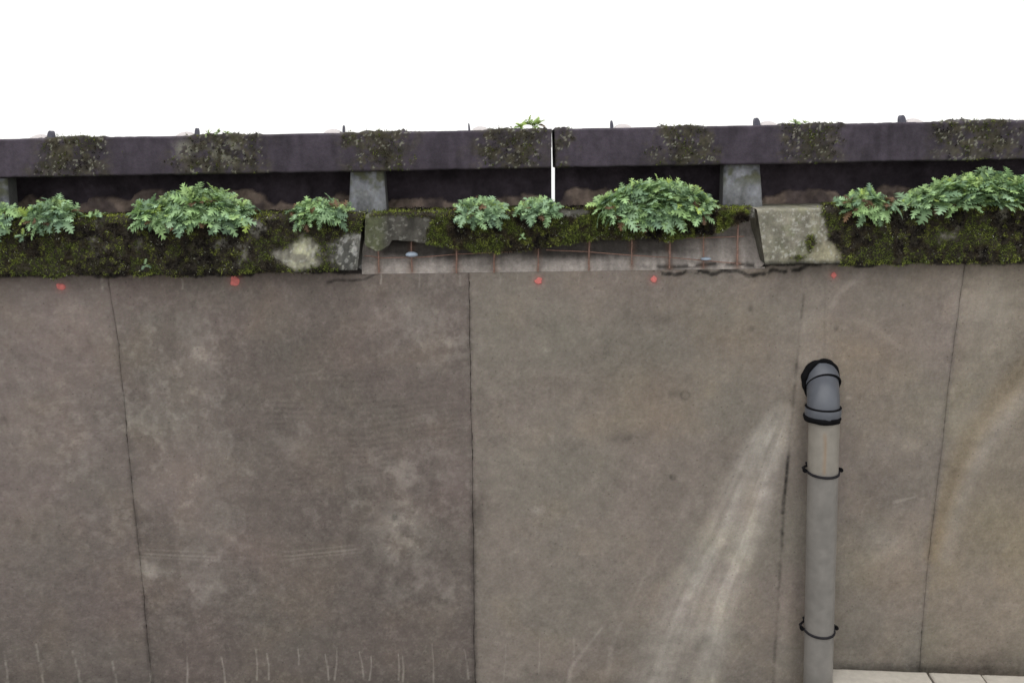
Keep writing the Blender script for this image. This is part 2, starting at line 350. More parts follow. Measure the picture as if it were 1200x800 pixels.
    for X, Y, r_ in ((72, 336, 6.5), (275, 328.5, 7.5), (631, 329, 6.5), (766, 327.5, 5.5), (977, 322.5, 5.5)):   # overspray round the paint marks
        o_ = (.42*np.exp(-(np.hypot(px-X, py-Y)/r_)**2)*(.5+fbm(x, z, 60, 3, 1)))[:, None]; o_ = np.clip(o_, 0, .85)
        c = c*(1-o_)+np.array([.42, .16, .15])*o_
    # hue wander: purple-grey to green-grey
    h = (fbm(x, z, 2.6, 5, 5)-.5)[:, None]
    c = c*(1+h*np.array([.10, .0, .06]))
    return c.reshape(*shp, 3)

def joint_x(J, z, k):
    pts = np.array([at(a, b, 0) for a, b in J])
    o = np.argsort(pts[:, 2]); xs = np.interp(z, pts[o, 2], pts[o, 0])
    return xs + .006*(fbm(z*1.0, z*0+k*3.1, 6, 5, k)-.5)*2

zr = np.concatenate([np.linspace(ZG-.02, -2.49, 3)[:-1], np.linspace(-2.49, ZW, 480)])
bounds = [np.full_like(zr, -7.5), joint_x(J1, zr, 1), joint_x(J2, zr, 2), joint_x(J4, zr, 3), np.full_like(zr, 7.5)]
for i in range(4):
    L_, R_ = bounds[i], bounds[i+1]
    lo, hi = (-3.05 if i == 0 else None), (3.05 if i == 3 else None)
    if i == 0:   s = np.concatenate([np.linspace(0, .60, 40)[:-1], np.linspace(.60, 1, 190)])
    elif i == 3: s = np.concatenate([np.linspace(0, .17, 190), np.linspace(.17, 1, 40)[1:]])
    else:        s = np.linspace(0, 1, 330 if i == 1 else 440)
    gap = .0007
    chip = .0007+.016*np.clip(fbm(zr, zr*0, 30, 4, i, .6)-.60, 0, .3); chip2 = .0007+.016*np.clip(fbm(zr, zr*0, 34, 4, i+2, .6)-.60, 0, .3)
    X = (L_+chip)[:, None]*(1-s) + (R_-chip2)[:, None]*s
    Z = np.repeat(zr[:, None], len(s), 1)
    xa_, xb_ = at(421, 318, 0)[0], at(894, 318, 0)[0]
    outside = np.clip(1-ss(xa_-.02, xa_+.03, X)*(1-ss(xb_-.03, xb_+.02, X)), 0, 1)
    Z = Z + np.clip((Z-(ZW-.08))/.08, 0, 1)*(ZB-.004-ZW)*outside
    d = np.minimum(X-L_[:, None], R_[:, None]-X)
    Y = .004*(fbm(X, Z, 1.1, 3, 1)-.5) + .0022*np.exp(-np.maximum(d-gap, 0)/.003)*ss(.38, .6, fbm(X*.2, Z, 5, 3, 2))
    # small step between neighbouring pours
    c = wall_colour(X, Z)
    # rolled back edges of the panel
    Xb = np.concatenate([X[:, :1], X, X[:, -1:]], 1); Yb = np.concatenate([Y[:, :1]+.03, Y, Y[:, -1:]+.03], 1); Zb = np.concatenate([Z[:, :1], Z, Z[:, -1:]], 1)
    cb = np.concatenate([c[:, :1]*.6, c, c[:, -1:]*.6], 1)
    # top lip
    nr, nc = Xb.shape
    V = np.stack([Xb, Yb, Zb], -1).reshape(-1, 3)
    lip = np.stack([Xb[-1], Yb[-1]+.06, Zb[-1]], -1)
    V = np.concatenate([V, lip]); C_ = np.concatenate([cb.reshape(-1, 3), cb[-1]])
    f = grid_faces(nr+1, nc)
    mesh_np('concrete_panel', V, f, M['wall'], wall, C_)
def box_verts(a, b):
    (x0, y0, z0), (x1, y1, z1) = a, b
    v = [(x0, y0, z0), (x1, y0, z0), (x1, y1, z0), (x0, y1, z0), (x0, y0, z1), (x1, y0, z1), (x1, y1, z1), (x0, y1, z1)]
    q = [(0, 1, 5, 4), (1, 2, 6, 5), (2, 3, 7, 6), (3, 0, 4, 7), (4, 5, 6, 7), (3, 2, 1, 0)]
    return v, q
mb = MB(); v, q = box_verts((-7.49, .024, ZG-.02), (7.49, .60, ZW-.004)); mb.add(v, q=q); mb.build('wall_core', M['joint'], wall, smooth=False)

# spray paint marks
def paint_mark(px, py, rx, ry, k):
    c = at(px, py, 0); a = np.arange(28)/28*2*math.pi
    s = 4.47/F
    rad = 1+.35*(vnoise(np.cos(a)*1.6+k*5+9, np.sin(a)*1.6+k*3+9, k)-.5)*2
    ring = np.stack([c[0]+np.cos(a)*rx*s*rad, np.full(28, -.0030), c[2]+np.sin(a)*ry*s*rad], -1)
    inner = ring.copy(); inner[:, 0] = c[0]+(ring[:, 0]-c[0])*.8; inner[:, 2] = c[2]+(ring[:, 2]-c[2])*.8; inner[:, 1] = -.0042
    outer = ring.copy(); outer[:, 1] = .002
    V = np.concatenate([outer, ring, inner, [[c[0], -.0044, c[2]]]])
    q = grid_faces(3, 28, wrap=True); t = np.array([(84, 56+j, 56+(j+1) % 28) for j in range(28)])
    mesh_np('paint_mark', V, [q, t], M['paint'], wall)
for k, (a, b, c, d) in enumerate(((72, 336, 5, 4), (275, 328.5, 5, 6), (631, 329, 4.5, 4), (766, 327.5, 3.8, 4), (977, 322.5, 3.8, 3.2))): paint_mark(a, b, c, d, k)

# pale sloping mortar bed exposed where the coping is broken
def mortar_bed():
    nx, nz = 330, 40
    xa, xb = at(424, 318, 0)[0], at(896, 318, 0)[0]
    s = np.linspace(0, 1, nx); t = np.linspace(0, 1, nz)[:, None]
    X = np.repeat((xa+(xb-xa)*s)[None], nz, 0); Z = ZW+.001+t*(ZT-.05-ZW)+0*X
    Y = .000+.055*ss(0, .55, t)+.05*ss(.5, .8, t) + .006*(fbm(X, Z, 25, 4, 2)-.5)*ss(0, .1, t)
    px, py = proj(np.stack([X, Y, Z], -1))
    n = fbm(X, Z, 14, 5, 1)-.5; st = fbm(X, Z*.12, 45, 4, 3)-.5
    c = np.array([.32, .29, .27])*(1+.45*n+.5*st)[..., None]
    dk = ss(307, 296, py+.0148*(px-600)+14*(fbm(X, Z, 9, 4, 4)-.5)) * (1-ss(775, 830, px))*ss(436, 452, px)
    c = c*(1-.74*dk[..., None])  # upper bed darkened: soot together with painted shade of the coping
    gr = K_ = np.exp(-((py-(311+2*np.sin(px/20)))/3.0)**2)*ss(735, 775, px)*ss(.40, .55, fbm(X, Z, 20, 4, 2))
    c = c*(1-.8*gr[..., None])
    for bx in (443.5, 482.5, 535, 579.5, 630.5, 690, 740.5, 784.5, 824.5, 864):       # rust bled from the bars
        rs = (.5*np.exp(-((px-bx-1.5*(fbm(Z, X, 20, 3, 2)-.5))/(2.2+3*fbm(X*0+bx, Z, 12, 3, 1)))**2)*(.4+fbm(X, Z, 30, 3, 4)))[..., None]
        c = c*(1-rs)+np.array([.17, .095, .065])*rs
    V = np.stack([X, Y, Z], -1).reshape(-1, 3)
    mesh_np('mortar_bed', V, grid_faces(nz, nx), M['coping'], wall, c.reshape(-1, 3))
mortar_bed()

# ------------------------------------------------------------------ moss builder
def srgb(*c): return np.array([((v/255)/12.92 if v/255 <= .04045 else ((v/255+.055)/1.055)**2.4) for v in c])
MOSS = np.array([[.056, .060, .025], [.034, .027, .020], [.115, .145, .036], [.084, .062, .042], [.012, .010, .011], [.24, .28, .06]])
def moss_tufts(name, pts, nrm, parent, size=(.004, .011), bright=None, dim=1.0):
    "a mat of thousands of tiny blades growing from pts along nrm"
    n = len(pts)
    if n == 0: return None
    r = rng
    blades = 3
    P = np.repeat(pts, blades, 0) + r.normal(0, .0035, (n*blades, 3))*np.array([1, .5, 1])
    D = np.repeat(nrm, blades, 0)*.9 + r.normal(0, .6, (n*blades, 3)) + np.array([0, 0, .25]); D /= np.linalg.norm(D, axis=1)[:, None]
    Ln = r.uniform(size[0], size[1], (n*blades, 1))
    W = np.cross(D, r.normal(0, 1, (n*blades, 3))); W /= np.linalg.norm(W, axis=1)[:, None]
    wd = Ln*r.uniform(.16, .34, (n*blades, 1))
    a = P-W*wd-D*.003; b = P+W*wd-D*.003; c = P+D*Ln
    V = np.stack([a, b, c], 1).reshape(-1, 3)
    t = np.arange(len(V)).reshape(-1, 3)
    f = fbm(P[:, 0], P[:, 2]+P[:, 1]*.7, 11, 5, 2); g2 = fbm(P[:, 0], P[:, 2]-P[:, 1]*.5, 30, 4, 4)
    col = np.empty((len(P), 3))
    f = .5+(f-.5)*1.5
    w = np.stack([np.exp(-((f-m)/.08)**2) for m in (.52, .42, .64, .47, .34)], -1)+1e-4
    w[:, 3] *= np.clip(2.4*g2, 0, 3); w /= w.sum(1, keepdims=True)
    col = w@MOSS[:5]
    br = ss(.57, .67, g2)[:, None]*.6
    col = col*(1-br)+MOSS[5]*br
    if bright is not None:
        bb = np.repeat(bright, blades)[:, None]; col = col*(1-bb)+np.array([.24, .28, .05])*bb
    fl = r.random(len(P)) < (.012 if dim == 1 else .003)*ss(.45, .6, fbm(P[:, 0], P[:, 2], 16, 4, 0))*3; col[fl] = np.array([.33, .34, .28])
    col *= r.uniform(.55, 1.6, (len(P), 1))
    C3 = np.repeat(col*dim, 3, 0)
    return mesh_np(name, V, t, M['moss'], parent, C3, smooth=False)

# ------------------------------------------------------------------ coping blocks
def coping(name, label, xl, xr, mask_fn, bottom=None, tint=None, k=0, npx=520, cat='coping'):
    """xl, xr: (x at top, x at bottom) of the block ends; mask_fn(px,py)-> moss cover 0..1"""
    root = empty(name, ((xl[0]+xr[0])/2, .1, ZB)); tag(root, label, cat, 'coping blocks along the wall top')
    s = np.linspace(0, 1, npx)
    rows = []          # (depth y, z, face?) profile from back top, over the arris, down the face, under
    for y in np.linspace(.34, -.045, 16): rows.append((y, ZT, 0))
    rows += [(-.053, ZT-.002, 0), (-.058, ZT-.006, .02)]
    nface = 46
    for t in np.linspace(.03, 1, nface): rows.append((-.060-.020*t, None, t))
    under = [(-.072, .004), (-.05, .008), (-.02, .010), (.0, .012), (.09, .012)]
    nr = len(rows)+len(under)
    X = np.zeros((nr, npx)); Y = np.zeros_like(X); Z = np.zeros_like(X)
    xe = (xl[0]*(1-s)+xr[0]*s)
    zbot = np.full(npx, ZB) if bottom is None else bottom(xe)
    for i, (y, z, t) in enumerate(rows):
        zz = (ZT-.008)*(1-t)+zbot*t if z is None else np.full(npx, z)
        tt = np.clip((ZT-zz)/(ZT-ZB), 0, 1)
        a = xl[0]+(xl[1]-xl[0])*tt; b = xr[0]+(xr[1]-xr[0])*tt
        X[i] = a*(1-s)+b*s; Z[i] = zz; Y[i] = y if z is not None else -.060-.020*tt
    rough = 0 if bottom is None else 1
    for j, (y, dz) in enumerate(under):
        i = len(rows)+j
        X[i] = X[len(rows)-1]; Y[i] = y; Z[i] = zbot+dz
        if rough: Z[i] += (.018*(j+1)/2)*(fbm(X[i], X[i]*0+y*9, 22, 4, k)-.35)
        if rough: Y[i] = np.maximum(Y[i], Y[len(rows)-1]+.004*(j+1))
    px, py = proj(np.stack([X, Y, Z], -1))
    m = mask_fn(px, py)
    e = fbm(X, Z+Y, 10, 5, k)-.5
    cover = ss(.35, .6, m+e*.9)
    # lumps of the moss cushion and the weathered surface
    face = np.array([1.0 if (z is None) else (.5 if t else .0) for (y, z, t) in rows]+[.3]*len(under))[:, None]
    lump = fbm(X, Z+Y, 26, 4, k+1)-.3
    Y -= face*cover*(.003+.017*lump) + face*.004*(fbm(X, Z, 40, 3, k)-.5)
    top = np.array([1.0 if t == 0 else 0 for (y, z, t) in rows]+[0]*len(under))[:, None]
    Z += top*cover*.022*np.clip(fbm(X, Y, 22, 4, k+2)-.25, 0, 1)
    Z += top*.003*(fbm(X, Y, 30, 3, k)-.5)
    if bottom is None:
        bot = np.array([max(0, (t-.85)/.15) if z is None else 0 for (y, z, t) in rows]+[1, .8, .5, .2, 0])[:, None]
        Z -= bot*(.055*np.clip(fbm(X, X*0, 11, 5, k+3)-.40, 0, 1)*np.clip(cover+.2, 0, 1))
    # colour of bare concrete
    c0 = np.array([.15, .143, .125])
    c = c0*(1+1.0*(fbm(X, Z, 16, 5, k)-.5)+.7*(fbm(X, Z*.3, 50, 4, k+1)-.5))[..., None]
    if tint is not None: c = tint(px, py, X, Z, c)
    lich = ss(.63, .68, fbm(X, Z+Y, 60, 4, k+2))*(1-.6*cover)*(.25 if bottom is not None else .7)
    c = c*(1-lich[..., None]*.8)+np.array([.42, .42, .38])*lich[..., None]*.8
    dark = np.array([.032, .027, .020])*(1+1.2*(fbm(X, Z, 30, 4, 2)-.5))[..., None]
    c = c*(1-cover[..., None])+dark*cover[..., None]
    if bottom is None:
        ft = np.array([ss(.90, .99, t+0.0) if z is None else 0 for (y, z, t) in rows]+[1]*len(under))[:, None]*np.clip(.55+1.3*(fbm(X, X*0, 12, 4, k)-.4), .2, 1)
        c = c*(1-.88*ft[..., None])  # algae and the underside shadow line painted dark into the foot
        for q_ in range(len(under)): Z[len(rows)+q_] = np.minimum(Z[len(rows)+q_], ZB+.012)
    V = np.stack([X, Y, Z], -1)
    n = nr*npx
    # end caps
    cl = V[:, 0].mean(0)+np.array([.004, .05, 0]); cr_ = V[:, -1].mean(0)-np.array([.004, -.05, 0])
    capv = np.concatenate([V.reshape(-1, 3), [cl, cr_]])
    ti = [(n, (i)*npx, (i+1)*npx) for i in range(nr-1)]+[(n+1, (i+1)*npx+npx-1, i*npx+npx-1) for i in range(nr-1)]
    ti += [(n, (nr-1)*npx, 0), (n+1, npx-1, (nr-1)*npx+npx-1)]
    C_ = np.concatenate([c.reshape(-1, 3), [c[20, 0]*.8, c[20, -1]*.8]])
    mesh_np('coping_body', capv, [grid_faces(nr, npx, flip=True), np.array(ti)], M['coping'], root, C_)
    # normals for the tufts
    dx = np.gradient(V, axis=1); dr = np.gradient(V, axis=0); nn = np.cross(dr, dx); nn /= np.linalg.norm(nn, axis=2)[..., None]+1e-9
    nn *= np.where((nn[..., 1]*-1+nn[..., 2]) < 0, -1, 1)[..., None]
    vis = (np.abs(X) < 3.2)
    sel = (cover > rng.random(cover.shape)*1.0) & vis & (np.arange(nr)[:, None] > 4) & (np.arange(nr)[:, None] < len(rows)+2)
    w = cover*vis
    idx = np.argwhere(sel)
    rep = idx[rng.integers(0, len(idx), int(len(idx)*.95))]
    pts = V[rep[:, 0], rep[:, 1]] + rng.normal(0, .003, (len(rep), 3)); nr_ = nn[rep[:, 0], rep[:, 1]]
    tp = ((rep[:, 0] > 10) & (rep[:, 0] < 20))*ss(.45, .60, fbm(pts[:, 0], pts[:, 1], 12, 3, k+1))*.75
    moss_tufts('moss', pts, nr_, root, bright=tp)
    return root

def X_(px, py, y=-.07): return at(px, py, y)[0]
def box01(px, a, b, s=10): return ss(a-s, a+s, px)*(1-ss(b-s, b+s, px))
def bl(px, py, x, y, rx, ry): return np.exp(-((px-x)/rx)**2-((py-y)/ry)**2)

def m_left(px, py):
    m = np.full(px.shape, .66)+.25*(bl(px, py, 120, 320, 300, 20))
    m -= .85*bl(px, py, 352, 298, 15, 19) + .42*box01(px, 398, 440, 6)*ss(268, 286, py-(px-410)*.3*0) + .20*bl(px, py, 405, 300, 18, 18) + .25*bl(px, py, 20, 320, 60, 8)
    m -= .45*bl(px, py, 330, 300, 14, 14)
    return m
def t_left(px, py, X, Z, c):
    p = (bl(px, py, 354, 297, 18, 20)*(.3+1.1*ss(.35, .6, fbm(X, Z, 22, 5, 2))))[..., None]; c = c*(1-p)+c*np.array([2.4, 2.5, 2.05])*p
    g = bl(px, py, 408, 300, 26, 34)[..., None]; c = c*(1-g)+c*np.array([.62, .66, .70])*g
    w = (ss(.52, .60, fbm(X, Z, 40, 4, 5))*bl(px, py, 408, 292, 16, 20))[..., None]; return c*(1-w)+np.array([.36, .36, .35])*w
def m_mid(px, py):
    m = .88*ss(485, 525, px)*(1-ss(862, 880, px)) + .1
    m += .6*box01(px, 435, 500, 8)*(py < 253.5) + .5*box01(px, 845, 884, 5)*(py < 262)
    m -= .7*bl(px, py, 668, 272, 9, 12)*0 + .55*bl(px, py, 672, 248, 26, 8)
    m += .25*bl(px, py, 560, 275, 40, 10)
    return m
def t_mid(px, py, X, Z, c):
    c = c*.42
    g = (box01(px, 426, 450, 6)*(.4+fbm(X*1, Z*.3, 30, 3, 2)))[..., None]; c = c*(1-.7*g)+np.array([.10, .115, .055])*.7*g
    r = ss(0, .006, Z*0)[..., None]
    return c
def m_right(px, py):
    edge = 962+(py-245)*.28
    m = .70*ss(-10, 10, px-edge)
    m += .75*bl(px, py, 948, 285, 9, 16)+.55*bl(px, py, 935, 302, 14, 7)+.3*bl(px, py, 905, 300, 16, 8)
    m -= .45*bl(px, py, 972, 296, 18, 13)
    return m
def t_right(px, py, X, Z, c):
    c = c*np.array([1.38, 1.38, 1.27])
    p = (bl(px, py, 970, 296, 20, 14)+.35*box01(px, 886, 960, 8)*ss(.5, .65, fbm(X, Z*.4, 14, 4, 1)))[..., None]; c = c*(1-p)+c*np.array([1.28, 1.26, 1.08])*p
    g = (bl(px, py, 935, 272, 24, 30)*ss(.45, .6, fbm(X, Z, 16, 4, 4)))[..., None]; c = c*(1-.6*g)+np.array([.11, .125, .06])*.6*g
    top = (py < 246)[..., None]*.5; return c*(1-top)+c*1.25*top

BR = [(420, 283), (427, 283), (432, 288), (442, 293.5), (447, 294), (452, 291), (458, 287), (461, 281.5), (470, 282), (485, 283), (500, 285), (520, 288), (532, 290), (545, 292), (560, 295), (580, 295.5), (600, 294.5), (620, 292.5), (640, 289), (652, 287), (670, 284), (690, 281), (710, 279), (730, 280), (745, 279), (762, 277), (768, 281), (785, 283), (800, 278), (815, 277), (830, 275.5), (845, 270), (858, 264), (865, 261), (872, 259), (880, 256), (890, 255)]
def br_bottom(x):
    pts = np.array([at(a, b, -.068) for a, b in BR]); z = np.interp(x, pts[:, 0], pts[:, 2])
    return z + .010*(fbm(x, x*0, 30, 4, 1)-.5)
xe1 = (X_(425, 250), X_(419, 316)); xm = ((X_(427.5, 250), X_(427, 316)), (X_(885, 246), X_(885, 310))); xr1 = (X_(887.5, 245), X_(896, 308))
cp1 = coping('coping_block', 'long mossy concrete coping block left of the gap, draped with leafy plants', (-5.2, -5.2), xe1, m_left, tint=t_left, k=0, npx=900)
cp2 = coping('coping_block', 'broken middle coping block whose spalled underside shows rusty reinforcement bars', xm[0], xm[1], m_mid, bottom=br_bottom, tint=t_mid, k=1)
cp3 = coping('coping_block', 'right coping block with a bare pale grey end and dark moss further along', xr1, (5.2, 5.2), m_right, tint=t_right, k=2, npx=900)

# reinforcement left bare in the broken coping
def rebar(p, rad=.0042, y=-.022):
    pts = np.array([at(a, b, yy) for a, b, yy in p])
    t = np.linspace(0, len(pts)-1, 14)
    P = np.stack([np.interp(t, range(len(pts)), pts[:, i]) for i in range(3)], -1)
    P += rng.normal(0, .0009, P.shape)
    mb = MB(); mb.tube(P, rad*(1+.15*rng.normal(size=14)), 8); mb.build('rebar', M['rust'], cp2)
for (x0, y0, x1, y1, y_, r_) in ((443.5, 284, 444, 319, -.022, .0042), (482, 276, 483, 318, -.02, .0036), (535, 286, 535, 320, -.02, .0042), (580, 288, 579, 319, -.02, .0045), (631, 284, 630.5, 318, -.02, .0036), (691, 276, 690, 317, -.022, .0042), (741, 272, 740.5, 310, -.02, .0034), (785, 272, 784.5, 314, -.024, .0052), (825, 268, 824.5, 314, -.02, .0036), (865, 256, 864, 311, -.024, .0050)):
    rebar([(x0, y0, y_), ((x0+x1)/2+random.uniform(-.6, .6), (y0+y1)/2, y_), (x1, y1, -.012 if y1 < 316 else -.006)], r_)
rebar([(427, 300, -.012), (450, 302, -.012), (500, 301, -.014), (545, 297, -.016), (600, 295, -.014)], .0028)
rebar([(640, 293, -.010), (690, 295, -.012), (740, 299, -.012), (800, 303, -.008), (868, 309, -.004)], .0026)
rebar([(800, 279, -.014), (840, 278, -.014), (872, 277, -.014)], .0030)
def spacer(px, py, rx, ry):
    c = at(px, py, -.03); a = np.linspace(0, math.pi, 12)
    mb = MB(); n = 20; V = []
    for th in a:
        z = math.cos(th); r = math.sin(th)
        for j in range(n):
            ph = j/n*2*math.pi
            zz = z if z > 0 else z*.75
            V.append(c+np.array([rx*r*math.cos(ph), rx*.8*r*math.sin(ph), ry*zz]))
    mb.add(V, q=grid_faces(12, n, wrap=True)); mb.build('plastic_cap', M['spacer'], cp2)
spacer(482.5, 298.5, .033, .016); spacer(827, 303.5, .028, .010)

# ------------------------------------------------------------------ upper beam, posts and back panels
def tilt(x): return .0042*x
BM = [(88, 52, 1.0), (258, 56, 1.0), (445, 48, 1.0), (602, 46, 1.0), (661, 13, .9), (800, 36, 1.0), (958, 46, 1.0), (1145, 56, .95)]
def beam(label, xa, xb, k, npx):
    root = empty('capping_beam', ((xa+xb)/2, YB+.16, zb0)); tag(root, label, 'beam', 'long dark concrete beams along the top')
    s = np.linspace(0, 1, npx); rows = []
    for y in np.linspace(YB+.30, YB+.015, 8): rows.append((y, zb1))
    rows += [(YB+.006, zb1-.002), (YB+.002, zb1-.006)]
    for t in np.linspace(0.05, .96, 34): rows.append((YB, zb1+(zb0-zb1)*t))
    rows += [(YB+.004, zb0+.003), (YB+.012, zb0), (YB+.10, zb0), (YB+.30, zb0)]
    rows = np.array(rows); nr = len(rows)
    X = np.repeat((xa+(xb-xa)*s)[None], nr, 0); Y = rows[:, :1]+0*X; Z = rows[:, 1:]+tilt(X)
    en = np.array([1. if i < 24 else max(0, 1-(i-24)/3) for i in range(nr)])[:, None]*(.55+.9*fbm(Z+k, Z*0, 40, 3, k))
    X = X + .0048*en*np.exp(-np.abs(X-(xg0 if k == 0 else xg1))/.015)*(1 if k == 0 else -1)
    px, py = proj(np.stack([X, Y, Z], -1))
    m = np.zeros_like(X)
    for cx, hw, st in BM: m = np.maximum(m, st*(1-ss(hw*.35, hw*1.25, np.abs(px-cx+30*(fbm(X, Z, 7, 5, k+3, .6)-.5)*2))))
    m *= .95-.25*ss(175, 205, py+.018*(px-600))
    e = fbm(X, Z+Y, 22, 5, k, .62)-.5
    cover = ss(.35, 1.0, m*.9+e*1.6)
    isf = np.array([1. if (10 <= i < nr-4) else (.4 if i >= 8 and i < 10 else 0) for i in range(nr)])[:, None]
    Y = Y - isf*cover*.009*np.clip(fbm(X, Z, 28, 4, k+1)-.25, 0, 1) - isf*.003*(fbm(X, Z, 14, 4, k)-.5)
    ed_ = np.array([np.exp(-(np.hypot(min(abs(z_-zb0), abs(z_-zb1)), 0)/.012)**2) if abs(y_-YB) < .03 else 0 for y_, z_ in rows])[:, None]
    Z = Z + ed_*(.005*(fbm(X, X*0, 3, 4, k+1)-.5)) + ed_*np.sign(zb0+.1-rows[:, 1:])*.016*np.clip(fbm(X, X*0, 17, 5, k+2)-.58, 0, 1)
    istop = np.array([1. if i < 10 else 0 for i in range(nr)])[:, None]
    Z = Z + istop*cover*.030*np.clip(fbm(X, Y, 20, 4, k+2)-.30, 0, 1)
    n1 = fbm(X, Z, 6, 5, k)-.5; n2 = fbm(X, Z*.25, 30, 4, k+1)-.5
    c = np.array([.055, .046, .061])*(1+.9*n1+.6*n2)[..., None]
    g = m[..., None]*.8*ss(.35, .6, fbm(X, Z, 26, 5, 3, .65))[..., None]
    c = c*(1-g)+np.array([.070, .064, .034])*(.4+1.2*fbm(X, Z, 60, 4, 2)[..., None])*g
    lich = (ss(.70, .74, fbm(X, Z+Y, 75, 4, k+4)+.05*(fbm(X, Z, 8, 3, k)-.5))*ss(.2, .6, m)*.9)[..., None]
    lx = (bl(px, py, 215, 175, 10, 8)+bl(px, py, 265, 178, 14, 12))
    lich = np.maximum(lich, (np.clip(lx, 0, 1)*ss(.44, .54, fbm(X, Z, 40, 4, 1)))[..., None])
    dk = np.array([.022, .020, .014])*(1+1.2*(fbm(X, Z, 30, 4, 2)-.5))[..., None]
    cv = cover[..., None]*.6; c = c*(1-cv)+dk*cv
    c = c*(1-lich*.8)+np.array([.25, .25, .20])*lich*.8
    V = np.stack([X, Y, Z], -1); n = nr*npx
    cl, cr_ = V[:, 0].mean(0), V[:, -1].mean(0)
    ti = [(n, i*npx, ((i+1) % nr)*npx) for i in range(nr)]+[(n+1, ((i+1) % nr)*npx+npx-1, i*npx+npx-1) for i in range(nr)]
    back = np.array([(nr-1)*npx+np.arange(npx-1), (nr-1)*npx+np.arange(1, npx), np.arange(1, npx), np.arange(npx-1)]).T
    mesh_np('beam_body', np.concatenate([V.reshape(-1, 3), [cl, cr_]]), [grid_faces(nr, npx, flip=True), back[:, ::-1], np.array(ti)], M['beam'], root, np.concatenate([c.reshape(-1, 3), [c[20, 0], c[20, -1]]]))
    dx = np.gradient(V, axis=1); dr = np.gradient(V, axis=0); nn = np.cross(dr, dx); nn /= np.linalg.norm(nn, axis=2)[..., None]+1e-9
    nn *= np.where((-nn[..., 1]+nn[..., 2]) < 0, -1, 1)[..., None]
    vis = np.abs(X) < 3.1
    sel = (cover*.24 > rng.random(cover.shape)) & vis & (np.arange(nr)[:, None] > 3) & (np.arange(nr)[:, None] < nr-4)
    idx = np.argwhere(sel); rep = idx[rng.integers(0, len(idx), int(len(idx)*1.1))]
    pts = V[rep[:, 0], rep[:, 1]]+rng.normal(0, .003, (len(rep), 3)); nv = nn[rep[:, 0], rep[:, 1]]
    tp = (rep[:, 0] < 12)*ss(.40, .55, fbm(pts[:, 0], pts[:, 1], 12, 3, k+1))*.6
    moss_tufts('moss', pts, nv, root, size=(.004, .010), bright=tp, dim=.62)
    return root
xg0, xg1 = at(645.5, 170, YB)[0], at(651, 170, YB)[0]
beam('long dark purple-grey concrete beam with moss patches, left of the narrow slit', -5.2, xg0, 0, 900)
beam('long dark purple-grey concrete beam with moss patches, right of the narrow slit', xg1, 5.2, 1, 900)

def post(label, x0t, x1t, x0b, x1b):
    yf = .10
    zt_, zb_ = zb0+tilt((at(x0t, 215, yf)[0]))-.001, ZT-.004
    a, b, c, d = X_(x0t, 212, yf), X_(x1t, 212, yf), X_(x0b, 248, yf), X_(x1b, 248, yf)
    root = 0
    nx, nz = 40, 40; mb = MB()
    s = np.linspace(0, 1, nx); t = np.linspace(0, 1, nz)[:, None]
    def face(yv, x_l, x_r, flip):
        X = (x_l[1]+(x_l[0]-x_l[1])*t)*(1-s)+(x_r[1]+(x_r[0]-x_r[1])*t)*s; Z = zb_+(zt_-zb_)*t+0*X
        e = np.minimum(s, 1-s)[None]*abs(x_r[0]-x_l[0]); Y = yv+(.010*np.exp(-e/.006) if not flip else 0)+0*X
        n = fbm(X, Z, 14, 5, 2)-.5
        cc = np.array([.165, .172, .19])*(1+1.5*n+.7*(fbm(X, Z*.3, 40, 4, 1)-.5)+.8*(fbm(X, Z, 45, 4, 3)-.5))[..., None]
        gg = (np.clip(ss(.35, .9, t)+.22, 0, 1)*ss(.30, .55, fbm(X, Z, 18, 4, 4)))[..., None]*.85
        cc = cc*(1-gg)+np.array([.085, .09, .05])*gg
        mb.add(np.stack([X, Y, Z], -1).reshape(-1, 3), q=grid_faces(nz, nx, flip=flip), c=cc.reshape(-1, 3))
        return X, Y, Z
    A = face(yf, (a, c), (b, d), False); B_ = face(yf+.09, (a, c), (b, d), True)
    for j in (0, -1):
        V = np.concatenate([np.stack([A[0][:, j], A[1][:, j], A[2][:, j]], -1), np.stack([B_[0][:, j], B_[1][:, j], B_[2][:, j]], -1)])
        mb.add(V, q=grid_faces(2, nz, flip=(j == -1)), c=np.array([.12, .12, .12]))
    o = mb.build('support_block', M['post'], loc=((a+b)/2, yf+.13, zb_))
    tag(o, label, 'support', 'short concrete blocks under the beam'); return o
post('short grey concrete block under the beam at the far left edge', -32, 8, -35, 10)
post('short grey concrete block under the beam above the left coping joint', 411, 450, 408, 453)
post('short grey concrete block under the beam above the right coping joint', 848, 890, 847, 894)

